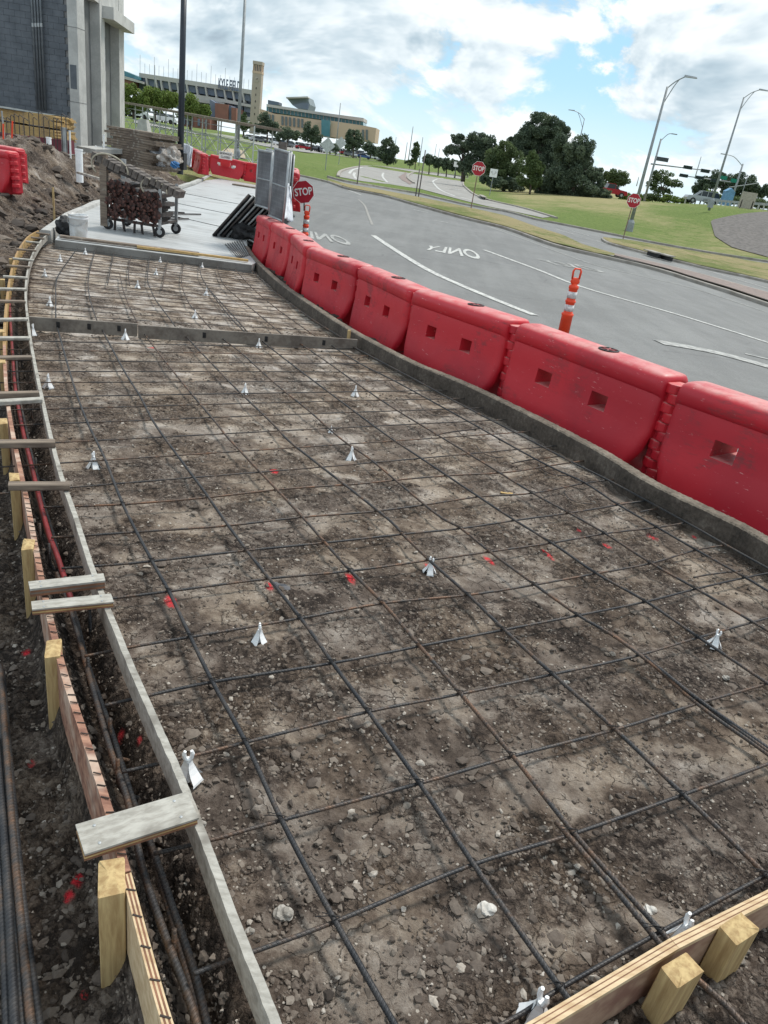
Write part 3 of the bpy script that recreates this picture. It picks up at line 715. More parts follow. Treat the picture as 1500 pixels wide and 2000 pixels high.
for px, py, Bz, w, t, lab in [(218,1712,.16,.052,.085,'yellow pine stake beside the widest cement-coated board'), (104,1265,.18,.042,.085,'yellow pine stake below the pair of white boards'),
        (55,1062,.18,.040,.08,'yellow pine stake just above the pair of white boards'), (28,930,.18,.04,.08,'pine stake partly under a brown scrap board'),
        (6,822,.18,.04,.08,'pine stake at the left edge of the picture'), (4,705,.2,.04,.08,'small pine stake at the left edge below two paired boards'),
        (3,645,.2,.04,.08,'small pine stake behind the divider end'), (4,545,.24,.05,.05,'short pine stake left of the far bay'), (22,505,.26,.05,.05,'thin pine stake standing in front of the embankment')]:
    D = lambda x, y: Dtop(x, y)-.01
    p = onD(px, py, D); p.x -= .0; stake('stake', p, float(zdirt(p[0], p[1])[0])-.06, w, t, lab, ang=math.radians(22 if py > 1000 else 30))
def board(name, a, b, w, t, m, label, cat, grp=None, lift=0.):
    """flat scrap board from pixel a to pixel b lying on the form"""
    A = onD(a[0], a[1], lambda x, y: Dtop(x, y)-t-.003-lift); B = onD(b[0], b[1], lambda x, y: Dtop(x, y)-t-.003-lift); c = (A+B)/2
    l = (B-A).length; ang = math.atan2(B.y-A.y, B.x-A.x); tilt = -math.asin((B.z-A.z)/l); root = None
    if isinstance(m, tuple):
        root = empty(name, (c.x, c.y, c.z-t), 0, label, cat, grp); root.rotation_euler = (0, tilt, ang)
        rg = random.Random(int(a[1]))
        mb = MB(); j = [rg.uniform(-.003, .003) for _ in range(4)]
        mb.prism([Vector((-l/2+j[0], -w/2, t*.76)), Vector((l/2, -w/2+j[1], t*.76)), Vector((l/2+j[2], w/2, t*.76)), Vector((-l/2, w/2+j[3], t*.76))], (0, 0, t*.24)); mb.build('top_ply', m[0], root)
        for k in range(3):
            MB().box((0, 0, t*(.126+.25*k)), (l-.002-.001*k, w-.002-(k % 2)*.002, t*.248)).build('ply', PLYDARK if k % 2 == 0 else m[1], root)
        for sx, sy in ((-1, -.5), (-1, .5), (1, -.5), (1, .5)):
            MB().lathe([(.0035, 0), (.0035, .0012), (.001, .0016)], (sx*(l/2-.035), sy*w*.6, t), 8).build('nail_head', GALV, root)
        return root
    mb = MB(); e = .004; pr = [(-w/2+e, 0), (w/2-e, 0), (w/2, e), (w/2, t-e), (w/2-e, t), (-w/2+e, t), (-w/2, t-e), (-w/2, e)]
    mb.prism([Vector((-l/2, y, z)) for y, z in pr], (l, 0, 0)); o = mb.build(name, m, loc=(c.x, c.y, c.z-t)); o.rotation_euler = (0, tilt, ang)
    return tag(o, label, cat, grp)
GR = 'scrap boards tying the two form lines together'
board('scrap_board', (155,1640), (376,1571), .082, .022, (WHITEPLY, PINE_H), 'widest cement-coated plywood scrap nailed across the nearest forms', 'scrap board', GR)
board('scrap_board', (61,1182), (220,1167), .050, .022, (WHITEPLY, PINE_H), 'whitish plywood scrap, nearer of the touching pair', 'scrap board', GR)
board('scrap_board', (56,1143), (203,1127), .050, .030, (WHITEPLY, OLDPINE), 'weathered grey scrap with scratches, farther of the touching pair', 'scrap board', GR, .006)
board('scrap_board', (16,943), (136,943), .038, .030, OLDPINE, 'weathered brown scrap with pale scuffs above a pine stake', 'scrap board', GR)
board('scrap_board', (-6,861), (107,860), .045, .032, OLDPINE, 'brown scrap board just below the lower tall white chair', 'scrap board', GR)
board('scrap_board', (-6,782), (80,777), .045, .026, WHITEPLY, 'white scrap board touching a brown one', 'scrap board', GR)
board('scrap_board', (-6,766), (75,764), .035, .04, OLDPINE, 'brown scrap board touching the white one behind it', 'scrap board', GR, .004)
for a, b, m, l in [((-6,696),(61,695),OLDPINE,'brown scrap board below the divider end'), ((-6,658),(56,658),WHITEPLY,'pale scrap board level with the divider board'), ((-6,622),(52,621),WHITEPLY,'pale scrap board just above the divider end'),
        ((-4,586),(48,587),OLDPINE,'narrow grey scrap board beside the far bay, nearest of the upper row'), ((-4,562),(50,563),WHITEPLY,'narrow pale scrap board, second of the upper row'), ((6,538),(53,541),WHITEPLY,'pale scrap board, third of the upper row'),
        ((13,517),(58,520),OLDPINE,'grey scrap board, fourth of the upper row'), ((25,503),(66,507),WHITEPLY,'pale scrap board, fifth of the upper row'), ((32,485),(70,488),OLDPINE,'grey scrap board, sixth of the upper row'),
        ((50,470),(77,473),WHITEPLY,'small pale scrap board near the slab corner'), ((60,462),(86,465),OLDPINE,'small grey scrap board near the slab corner'), ((72,453),(96,457),OLDPINE,'last small scrap board at the slab corner')]:
    board('scrap_board', a, b, .05, .022, m, l, 'scrap board', GR)

# front form board at the lower right, with its two stakes
A = onD(1035, 2012, Dtop); B = onD(1318, 1842, Dtop); C2 = onD(1620, 1690, Dtop); C2 = C2+(C2-B).normalized()*.9
FB = [(-.0125, -.0065, 0), (-.0065, -.0045, 1), (-.0045, .0025, 0), (.0025, .0045, 1), (.0045, .0125, 0)]
def subdiv(a, b, n): return [a.lerp(b, i/n) for i in range(n+1)]
for k, (a, b, l) in enumerate([(A+(A-B)*.5, B-(B-A).normalized()*.001, 'plywood form board across the front with layered pale top edge'), (B, C2, 'second plywood form board at the lower right corner')]):
    seg = subdiv(a, b, 6)
    root = empty('front_form_board', seg[0]-Vector((0, 0, .15)), 0, l, 'form board', 'plywood boards closing the bed at the front')
    sweep(seg, FB, .012, None, .0006, k).build('top_edge', [PLYEDGE, PLYDARK], root, org=root.location)
    low = [p-Vector((0, 0, .0125)) for p in seg]; sweep(low, [(-.012, .012, 0)], .15, None, 0).build('board_face', PLYFACE, root, org=root.location)
dirn = (B-A).normalized(); nrm = Vector((dirn.y, -dirn.x, 0))
ang = math.atan2(dirn.y, dirn.x)
for px, py, w, l, ln in [(1330,1888,.045,'weathered pine stake with split yellow top, left one at the front board',(.0, -.02)), (1445,1812,.045,'yellow pine stake at the lower right corner, right one at the front board',(0,.0))]:
    p = onD(px, py, lambda x, y: Dtop(x, y)-.012); stake('front_stake', p, p.z-.26, .082, .046, l, ang, ln, grp='stakes holding the front board')
# small upright peg at the divider end
# ------------------------------------------------------------------ divider board between the two bays
Dd = lambda x, y: Dtop(x, y)-.0
dp = [onD(a, b, Dd) for a, b in [(52,618),(268,632)]]; dq = [onD(a, b, Dd) for a, b in [(270,635),(698,663)]]
DIVM = m_conc('cement_stained_board', (.23, .205, .175), (.12, .10, .085), sc=4., grain=30.)
for seg, l in ((subdiv(*dp, 6), 'cement-stained divider board between the bays, left piece with red paint'), (subdiv(*dq, 8), 'cement-stained divider board between the bays, long right piece')):
    root = empty('divider_board', seg[0]-Vector((0, 0, .12)), 0, l, 'divider board', 'boards dividing the two bays')
    sweep(seg, [(-.010, .010, 0)], .115, None, .001).build('board_face', DIVM, root, org=root.location)
    for s in range(1, 4):
        q = seg[0].lerp(seg[-1], s/3.6); MB().box((0, 0, 0), (.03, .006, .05)).build('slot_block', BLACK, root, loc=q-root.location+Vector((.0, -.017, -.05)))
p = onD(681, 658, Dd); stake('stake', p+Vector((0, 0, .07)), p.z-.1, .035, .02, 'short pale peg standing at the right end of the divider board', 0, grp='pegs')

# ------------------------------------------------------------------ rebar mats
def bar(root, pts, r=.0065, dz=0., seg=5, n=7, Df=Dbar):
    P = [onD(a, b, lambda x, y: Df(x, y)-dz) for a, b in pts]
    if pts[-1][0] > 1515:      # carry on past the frame as far as the kerb
        d = (P[-1]-P[-2]).normalized()
        for k in range(8):
            q = P[-1]+d*.3
            if q.x > float(xC(np.array(q.y)))-.03 or q.y < .75 or (q.y < 1.3 and q.x > 1.6): break
            q.z = EYE-Df(q.x, q.y)+dz; P.append(q)
    P = bez(P, seg) if len(P) > 2 else subdiv(P[0], P[1], 8)
    return MB().tube(P, r, n, uvs=True).build('rebar', REBAR, root, True, org=root.location)
mat1 = empty('rebar_mat', (0, 3, EYE-float(Dslab(0, 3))), 0, 'grid of tied rusty steel bars over the near soil bed', 'rebar mat')
LB = [
 [(112,640),(141,743),(169,821),(204,894),(240,985),(297,1096),(330,1155),(372,1244),(415,1332),(480,1450),(550,1602),(655,1800),(770,2000),(830,2100)],
 [(200,645),(240,720),(273,773),(300,824),(347,890),(400,961),(427,1000),(482,1075),(587,1207),(650,1295),(720,1390),(820,1530),(930,1695),(1095,1930),(1122,1958)],
 [(280,650),(343,731),(423,827),(450,860),(582,1000),(635,1060),(685,1115),(750,1180),(820,1262),(900,1355),(1002,1477),(1122,1628),(1290,1817),(1322,1855)],
 [(361,655),(405,701),(460,758),(532,827),(563,860),(613,900),(750,1007),(790,1047),(845,1100),(915,1162),(985,1230),(1080,1317),(1202,1425),(1335,1552),(1495,1707),(1560,1770)],
 [(435,662),(472,690),(507,722),(548,758),(603,802),(667,858),(727,900),(847,1000),(900,1032),(960,1080),(1045,1142),(1130,1202),(1210,1250),(1370,1372),(1500,1467),(1600,1540)],
 [(510,665),(565,708),(630,757),(690,802),(758,852),(830,900),(980,1000),(1080,1062),(1165,1120),(1262,1175),(1365,1245),(1500,1335),(1600,1400)],
 [(580,667),(643,710),(710,758),(773,800),(847,845),(938,900),(1042,964),(1112,1002),(1182,1042),(1272,1100),(1360,1150),(1500,1232),(1600,1290)],
 [(643,672),(703,710),(763,740),(813,767),(900,815),(1052,900),(1140,942),(1208,986),(1284,1030),(1360,1074),(1456,1128),(1500,1154),(1600,1210)],
 [(683,674),(770,720),(817,745),(900,790),(1030,857),(1112,900),(1200,944),(1340,1020),(1424,1068),(1500,1110),(1600,1165)]]
for k, pts in enumerate(LB): bar(mat1, pts, .0068 if k < 4 else .0062)
bar(mat1, [(1086,1605),(1130,1655),(1200,1735),(1305,1860),(1376,1925),(1420,1965),(1470,2020)], .0072, -.004)          # lapped bar running under the board
bar(mat1, [(1192,1236),(1265,1290),(1366,1378),(1495,1470),(1600,1550)], .0065, -.006); bar(mat1, [(1260,1282),(1364,1366),(1500,1461),(1600,1535)], .0065, .004)
bar(mat1, [(-20+0,2030),(0,2030)], .003) if False else None
TB = [
 [(860,2062),(1010,1985),(1095,1930),(1290,1820),(1495,1710),(1560,1675)],
 [(378,1902),(450,1875),(655,1800),(920,1690),(1122,1628),(1335,1552),(1500,1492),(1600,1450)],
 [(300,1668),(415,1640),(550,1602),(820,1530),(1002,1477),(1202,1425),(1370,1372),(1500,1335),(1600,1300)],
 [(238,1508),(370,1478),(480,1450),(720,1390),(900,1355),(1080,1317),(1240,1282),(1365,1245),(1500,1207),(1600,1180)],
 [(205,1378),(275,1362),(415,1332),(650,1295),(820,1262),(985,1230),(1130,1202),(1262,1175),(1360,1150),(1456,1128),(1520,1116)],
 [(165,1282),(250,1265),(372,1244),(590,1207),(750,1178),(915,1162),(1045,1142),(1165,1120),(1272,1100),(1360,1074),(1424,1064)],
 [(140,1180),(225,1168),(330,1155),(525,1130),(685,1115),(845,1093),(960,1077),(1080,1060),(1182,1042),(1284,1030),(1345,1020)],
 [(120,1110),(195,1105),(297,1096),(482,1075),(635,1060),(790,1043),(900,1032),(1015,1015),(1112,1002),(1208,986),(1275,976)],
 [(100,1050),(150,1047),(265,1039),(440,1027),(590,1010),(720,1000),(835,985),(938,970),(1042,963),(1140,944),(1205,936)],
 [(85,990),(110,990),(240,985),(400,972),(555,955),(700,945),(800,935),(890,928),(994,922),(1084,908),(1140,900)]]
for pts in TB: bar(mat1, pts, .0052, -.0115)
# the remaining cross bars of the near bay, tied every foot up to the divider
l1 = [(223.5,940),(204,894),(185,856),(169,821),(157,793),(148,770),(141,743),(135,722),(129,701),(123,681),(118,664)]
L9 = bez([onD(a, b, Dbar) for a, b in LB[8]], 12); y9 = np.array([p.y for p in L9]); x9 = np.array([p.x for p in L9])
L5 = bez([onD(a, b, Dbar) for a, b in LB[4]], 12); y5 = np.array([p.y for p in L5]); x5 = np.array([p.x for p in L5])
P9 = onD(1140, 902, Dbar); a9 = P9.y; yl = onD(240, 985, Dbar).y; yend9 = onD(690, 678, Dbar).y; yend1 = onD(*l1[-1], Dbar).y
for k, q in enumerate(l1):
    p = onD(*q, Dbar); fr = (p.y-yl)/(yend1-yl); Y9 = a9+(yend9-a9)*fr
    r = Vector((float(np.interp(Y9, y9[::1], x9[::1])) if y9[0] < y9[-1] else float(np.interp(Y9, y9[::-1], x9[::-1])), Y9, EYE-Dbar(0, Y9)))
    m = p.lerp(r, .45); m.y += RNG.uniform(-.02, .02); dd = (r-p).normalized()
    C = bez([p-dd*.55, p, m, r, r+dd*.22], 5)
    for c in C: c.z = EYE-Dbar(c.x, c.y)-.0135
    MB().tube(C, .0046, 6, uvs=True).build('rebar', REBAR, mat1, True, org=mat1.location)
for k in range(14):        # drooping loose ends near the kerb
    px, py = [(1355,1128),(1000,905),(850,850),(1250,1000),(1180,990),(700,700),(820,790),(930,870),(1050,905),(760,745),(1100,960),(1290,1080),(640,690),(890,835)][k]
    bar(mat1, [(px, py), (px+30, py-6), (px+95, py-14)], .0048, -.02) if k < 6 else bar(mat1, [(px, py), (px+12, py+14), (px+32, py+22), (px+60, py+24)], .0028, -.035)
# tie wires
for px, py in [q for T in TB for q in T[1:-1] if 0 < q[0] < 1500 and min(abs(q[0]-w[0])+abs(q[1]-w[1]) for B in LB for w in B) < 14]:
    p = onD(px, py, Dbar); rg = random.Random(px)
    for s in (1, -1):
        MB().tube([p+Vector((.011*s, -.006, -.01)), p+Vector((.006*s, .006*s, .0105)), p+Vector((-.010*s, .008, .006)), p+Vector((-.028-.02*rg.random(), -.006*s, .014))], .0011, 5).build('tie_wire', BLACK, mat1, True, org=mat1.location)

mat2 = empty('rebar_mat', (-2.5, 9, EYE-float(Dslab(0, 9))), 0, 'grid of closely spaced steel bars in the far bay before the slab', 'rebar mat')
FL = [[(109,622),(109,585),(111,545),(129,515),(151,485)],[(189,625),(180,600),(174,575),(172,550),(175,530),(181,507),(187,488)],[(268,630),(257,608),(249,590),(240,565),(234,536)],[(210,556),(216,525),(223,492)],
      [(342,637),(322,610),(303,584),(290,555),(288,542),(290,520),(292,503)],[(253,558),(251,535),(253,515),(256,500)],[(411,641),(385,612),(366,587),(355,554),(356,530),(360,510)],[(316,566),(322,538),(327,510)],
      [(480,650),(450,620),(415,575),(393,539),(390,513)],[(553,655),(500,610),(443,563),(428,538),(424,520)],[(618,658),(575,628),(533,597),(490,560),(458,525)],[(672,662),(620,630),(567,593),(525,560),(490,527)],[(483,648),(440,600),(405,562)]]
for pts in FL: bar(mat2, pts, .0062, 0, 5, 6)
for k in range(27):
    f = k/26; a = np.array([p.y for p in SC]); y0 = 6.3+(13.25-6.3)*f; y1 = 7.95+(13.9-7.95)*f**.92
    p = Vector((float(xS(np.array(y0)))-.22, y0, 0)); r = Vector((float(xC(np.array(y1)))-.03, y1, 0))
    C = subdiv(p, r, 6)
    for j, c in enumerate(C): c.y += .03*math.sin(j+k); c.z = EYE-Dbar(c.x, c.y)-.0135
    MB().tube(C, .0038, 6, uvs=True).build('rebar', REBAR, mat2, True, org=mat2.location)

# cage in the trench
Dt = lambda dz: (lambda x, y: float(Dslab(x, y))+dz)
cage = empty('rebar_cage', (-.6, 1.6, 0), 0, 'long dark ribbed bars with bent ends in the trench between the form lines', 'rebar cage')
RB = [[(112,1120),(140,1200),(208,1440),(248,1560),(280,1700),(320,1820),(372,1960),(400,2060)],[(120,1130),(148,1208),(172,1300),(216,1424),(260,1564),(296,1652),(340,1780),(380,1900),(404,2000),(425,2080)],
      [(308,1703),(335,1790),(362,1890),(395,2000),(415,2060)],[(32,700),(36,760),(52,844),(66,904),(84,979),(104,1045),(120,1110),(140,1190)],[(20,640),(27,720),(36,800),(50,880),(66,950),(90,1040),(112,1110)]]
for k, pts in enumerate(RB): bar(cage, pts, .0085 if k < 3 else .007, 0, 6, 8, Dt([-.02, -.0, .01, .0, .02][k]))
for px, py, l in [(215,1420,.1),(172,1300,.1),(340,1835,.12),(61,790,.13),(57,985,.08),(78,1035,.08),(96,1075,.08),(175,1200,.12),(128,1140,.1),(70,905,.08),(41,690,.13),(45,640,.13),(230,1500,.08)]:
    p = onD(px, py, Dt(-.03)); MB().tube([p+Vector((0, 0, .03)), p-Vector((0, 0, l*.7)), p+Vector((.02, -.01, -l)), p+Vector((.06, -.01, -l-.005))], .006, 6, uvs=True).build('bent_end', REBAR, cage, True, org=cage.location)
REDBAR = simple('red_coated_bar', (.22, .028, .032), .5, var=.45, scale=12)
C = bez([onD(a, b, Dt(-.03)) for a, b in [(18,560),(20,620),(25,700),(30,760),(45,844),(60,904),(78,979),(96,1045),(111,1084),(125,1126),(140,1175)]], 6)
tag(MB().tube(C, .0105, 10, uvs=True).build('red_conduit', REDBAR, smooth=True, org=C[0], loc=C[0]), 'thin dull-red conduit lying in the trench left of the grey strip', 'conduit')
# loose bundle at the lower left
for k, pts in enumerate([[(-6,1640),(6,1800),(14,2000),(16,2080)],[(-8,1440),(12,1700),(28,2000),(32,2080)],[(-4,1300),(16,1600),(44,2000),(50,2080)],[(0,1300),(26,1640),(60,2000),(68,2080)],[(4,1310),(38,1700),(76,2000),(84,2080)]]):
    P = bez([onD(a, b, Dt(.10-.012*(k % 2))) for a, b in pts], 8)
    tag(MB().tube(P, .0095, 9, uvs=True).build('loose_rebar', REBAR, smooth=True, org=P[0], loc=P[0]),
        ['leftmost loose ribbed bar at the lower left edge', 'second loose ribbed bar from the left edge', 'middle loose ribbed bar, the rustiest of the bundle', 'fourth loose ribbed bar from the left edge', 'rightmost loose ribbed bar of the lower left bundle'][k], 'rebar', 'loose bars lying beside the form')

# white plastic rebar chairs
def chair_mesh():
    mb = MB(); prof = [(.036, 0), (.034, .006), (.022, .022), (.014, .036), (.010, .046), (.0085, .056)]
    for k in range(4):      # four concave webs flaring to a square foot
        a = PI/4+k*PI/2; c, s = math.cos(a), math.sin(a); t = Vector((-s, c, 0))
        pts = [Vector((c*r, s*r, z)) for r, z in prof]
        for i in range(5):
            w0 = .016*(1-i/6)+.004; w1 = .016*(1-(i+1)/6)+.004
            mb.add([pts[i]-t*w0, pts[i]+t*w0, pts[i+1]+t*w1, pts[i+1]-t*w1], [(0, 1, 2, 3)])
            mb.add([pts[i]-t*w0, pts[i]*.72+Vector((0, 0, prof[i][1]*.28)), pts[i+1]*.72+Vector((0, 0, prof[i+1][1]*.28)), pts[i+1]-t*w1], [(0, 1, 2, 3)])
            mb.add([pts[i]+t*w0, pts[i]*.72+Vector((0, 0, prof[i][1]*.28)), pts[i+1]*.72+Vector((0, 0, prof[i+1][1]*.28)), pts[i+1]+t*w1], [(0, 1, 2, 3)])
    mb.lathe([(.016, .0), (.012, .03), (.008, .045), (.0075, .062)], n=10)
    for s in (-1, 1): mb.tube([(0, s*.005, .058), (0, s*.009, .066), (0, s*.0105, .076), (0, s*.008, .085)], [.005, .0055, .0055, .004], 7)
    return mb.mesh('rebar_chair', WHITEP)
CH = chair_mesh()
CHL = [((366,1522),1.05,-1.2,'white plastic chair standing against the grey strip above the widest scrap board'),((505,1257),.85,.3,'white plastic chair on soil right of three red paint dashes'),((838,1120),.85,.9,'white plastic chair among red paint under a bar crossing at mid bed'),
 ((1393,1263),.85,.5,'white plastic chair gripping a bar near the right edge'),((1322,1848),1.1,0,'two-pronged white plastic chair just behind the front board'),((1041,2000),1.1,.4,'white plastic chair at the bottom edge beside the front board'),
 ((183,915),.95,0,'white plastic chair right of the brown scrap boards'),((685,899),.9,.4,'white plastic chair at mid bed above the red paint spots'),((95,758),1.,.2,'white plastic chair below the left end of the divider'),
 ((478,772),.95,.1,'white plastic chair in the upper middle of the near bed'),((693,774),.9,.2,'white plastic chair in the upper right of the near bed'),((65,655),1.,0,'white plastic chair touching the left end of the divider'),
 ((245,664),1.,.3,'white plastic chair leaning on the divider by a red spot'),((505,681),1.,.2,'white plastic chair in front of the long divider piece'),((98,598),1.,.1,'white chair nearest the divider in the far bay, at left'),
 ((381,623),1.,.1,'white chair close behind the long divider piece'),((88,541),1.,.1,'white chair beside the curving strip in the far bay'),((118,511),1.,.1,'white chair near the top left of the far bay'),((167,497),1.,.1,'white chair close to the slab edge, left'),
 ((269,563),1.,.1,'white chair in the middle of the far bay'),((305,538),1.,.1,'white chair upper middle of the far bay'),((403,578),1.,.1,'white chair right of the middle of the far bay'),((313,514),1.,.1,'white chair close to the slab edge, middle'),((395,525),1.,.1,'white chair close to the slab edge, right'),
 ((646,846),.5,.1,'tiny tipped white chair between the bars in the upper middle')]
for k, (q, s, a, l) in enumerate(CHL):
    p = onD(q[0], q[1], Dbed); o = link('rebar_chair', CH, loc=(p.x, p.y, float(zdirt(p.x, p.y)[0])+.004)); o.scale = (s*1.0, s*1.0, s*1.08); o.rotation_euler = (0, 0, a)
    tag(o, l, 'rebar chair', 'white plastic chairs holding up the bars')
p = onD(985, 967, Dbed)
tag(MB().box((0, 0, .004), (.05, .016, .004)).box((.035, .003, .006), (.025, .02, .003)).build('wood_chip', PINE_H, loc=(p.x, p.y, float(zdirt(p.x, p.y)[0])+.01)), 'small tan splinter of wood lying between bars at right', 'wood chip')
# ------------------------------------------------------------------ terrain, roads
def m_terrain(t, b):
    v = coords(t, 'pos'); n = noise(t, v, .10, 5, .65); n1 = noise(t, v, .7, 7, .75); n2 = noise(t, v, 3.2, 8, .85)
    dry = N(t, 'ShaderNodeAttribute', attribute_name='dry').outputs['Fac']
    g = mixc(t, maprange(t, n2, .3, .7), (.19, .235, .08), (.075, .12, .03))
    d = mixc(t, maprange(t, n2, .3, .7), (.34, .30, .16), (.23, .215, .105))
    k = math_(t, 'ADD', math_(t, 'ADD', math_(t, 'MULTIPLY', n, .5), math_(t, 'MULTIPLY', n1, .5)), math_(t, 'MULTIPLY', dry, .32))
    L(t, mixc(t, maprange(t, k, .52, .78), g, d), b.inputs['Base Color']); b.inputs['Roughness'].default_value = 1.; b.inputs['Specular IOR Level'].default_value = .08
    bump(t, b, math_(t, 'ADD', n2, n1), 1., .08)
TERR = mat('grassland', m_terrain)
def terrain():
    nr, nc = 300, 260; th = np.radians(np.linspace(-80, 80, nc)); r = np.exp(np.linspace(math.log(2.5), math.log(4200), nr))
    T, Rr = np.meshgrid(th, r); x = Rr*np.sin(T); y = Rr*np.cos(T); D = Dterr(x, y); z = EYE-D
    rd = sstep(60, 120, Rr); z = z+rd*.15*fbm(x*.03, y*.03, 3, 5)
    dig = (x < xC(np.minimum(y, 36))+.3) & (y < 33); z = np.where(dig, z-1.1, z)
    dry = np.clip(.2*(T > .1)+.62*sstep(.03, .10, T)*sstep(82, 108, Rr)*(1-sstep(.20, .30, T))+.35*fbm(x*.05, y*.05, 3, 8), 0, 1)
    dry = np.where((T < .02) & (T > -.35) & (Rr < 52), .55, dry)
    v = np.stack([x, y, z], -1).reshape(-1, 3); f = gridfaces(nr, nc)[:, ::-1]
    tag(link('grass_ground', npmesh('grass_ground', v, f, TERR, True, {'dry': dry.ravel()})), kind='structure')
terrain()
def resample(P, n):
    P = [Vector(p) for p in P]; s = [0]
    for a, b in zip(P, P[1:]): s.append(s[-1]+(b-a).length)
    out = []
    for k in range(n):
        t = s[-1]*k/(n-1); i = min(max(np.searchsorted(s, t)-1, 0), len(P)-2); out.append(P[i].lerp(P[i+1], (t-s[i])/max(s[i+1]-s[i], 1e-9)))
    return out
def drape(name, A, B, off, m, n=60, k=6, world=False, kind='structure', parent=None, smooth=True, label=None, cat=None):
    """sheet between two boundary polylines given in pixels (or world points), lying on the terrain"""
    if not world: A = [ground(*p) if not isinstance(p, Vector) else p for p in A]; B = [ground(*p) if not isinstance(p, Vector) else p for p in B]
    A = resample(A, n); B = resample(B, n)
    a = np.array([(p.x, p.y) for p in A]); b = np.array([(p.x, p.y) for p in B]); t = np.linspace(0, 1, k)[None, :, None]
    g = a[:, None]*(1-t)+b[:, None]*t; z = EYE-Dterr(g[..., 0], g[..., 1])+off
    v = np.concatenate([g, z[..., None]], -1).reshape(-1, 3); f = gridfaces(n, k)
    nrm = np.cross(v[f[0][1]]-v[f[0][0]], v[f[0][2]]-v[f[0][0]])
    if nrm[2] < 0: f = f[:, ::-1]
    o = link(name, npmesh(name, v, f, m, smooth), parent)
    return tag(o, label, cat, None, kind)
leftedge = [Vector((float(xC(y))+.42, y, 0)) for y in (1.2, 2.5, 4, 6, 8, 10, 12, 14, 16, 20, 24, 30)]
K1 = [(1500,600),(1420,573),(1350,551),(1300,535),(1248,521),(1164,502),(1080,482),(988,449),(904,428),(814,403),(747,384),(680,371),(640,357),(568,341)]
K1W = [ground(*p) for p in K1]
ext = [K1W[0]+(K1W[0]-K1W[2])*1.5, K1W[0]+(K1W[0]-K1W[2])*.75]
farL = [Vector((-7.2, 38, 0)), ground(480, 340), ground(385, 309)]
drape('road', leftedge+farL, ext+K1W+[ground(500, 323), ground(385, 297)], .012, ASPH, 120, 16, world=True)
G1T = [(1200,502),(1136,483),(1100,465),(1044,447),(988,426),(918,410),(820,389),(747,375),(680,364),(640,352)]
F2 = [(1640,540),(1500,513),(1360,491),(1220,465),(1080,437),(1044,430),(988,415),(918,403),(820,380),(747,368),(680,357),(640,347)]
PAVT = [(1500,580),(1350,538),(1200,502)]
N2 = PAVT+G1T[1:]
N2W = [ground(*p) for p in N2]; F2W = [ground(*p) for p in F2]
drape('side_road', [N2W[0]+(N2W[0]-N2W[1])*.8]+N2W, F2W, .02, ASPH, 120, 10, world=True)
R3A = [(660,346),(700,353),(760,360),(820,369),(850,377),(876,384),(910,393),(950,403),(1000,413),(1060,426)]
R3B = [(672,331),(708,324.5),(750,325),(806,332),(859,339),(903,346),(905,363),(918,374),(946,388),(1016,405),(1075,424)]
BEIGE = m_conc('old_pale_pavement', (.30, .29, .27), (.23, .22, .205), sc=.6, grain=20.)
drape('curved_road', R3A, R3B, .03, BEIGE, 90, 10)
drape('parking_lot', [(262,240),(380,262),(520,286),(640,301),(760,319)], [(262,233),(380,254),(520,277),(640,292),(760,311)], .05, BEIGE, 60, 5)
drape('dirt_path', [(430,299),(452,306),(480,312)], [(440,291),(462,292),(476,295)], .05, simple('path_soil', (.42, .34, .24), .9), 12, 3)
def kerb_line(name, pts, w=.16, h=.14, label=None, world=False):
    P = [ground(*p) if not isinstance(p, Vector) else p.copy() for p in pts]; P = resample(bez(P, 4), 70)
    for p in P: p.z = EYE-float(Dterr(p.x, p.y)[0])
    return kerb_section(P, [(-w/2, -.05), (-w/2, h-.02), (-w/2+.02, h), (w/2-.02, h), (w/2, h-.02), (w/2, -.05)], KERBC, name, label, 'kerb', rag=.004)
kerb_line('kerb', [ext[0], ext[1]]+K1W, label='long kerb along the far side of the near road')
kerb_line('kerb', F2, .2, .16, label='kerb at the foot of the grass hill behind the side road')
kerb_line('kerb', [(905,346),(904,355),(906,364),(918,375),(946,389),(1016,406),(1086,427)], .3, .14, label='pale kerb round the hill corner of the curved road')
kerb_line('kerb', [(915,347),(859,339.5),(815,337),(799,342),(797,350),(808,359)], .3, .2, label='dark rounded kerb of the brick median on the curved road')
kerb_line('kerb', [(660,346),(671,333),(708,325),(750,326),(806,332)], .3, .14, label='kerb round the left bend of the curved road')
def island(name, low, up, m, h, label):
    A = [ground(*p) for p in low]; B = [ground(*p) for p in up]
    root = drape(name, A, B, h, m, 60, 5, world=True)
    return root
island('grass_verge', K1[5:12][::-1]+[] , G1T[::-1][:7], DRYGRASS, .15, '') if False else None
island('grass_verge', [(1198,506),(1164,501),(1080,480),(988,447.5),(904,426.5),(814,402),(747,383),(680,370.3),(640,356.5)], G1T, DRYGRASS, .15, '')
PAVER = m_conc('brick_pavers', (.25, .19, .165), (.17, .135, .125), sc=6., grain=30.)
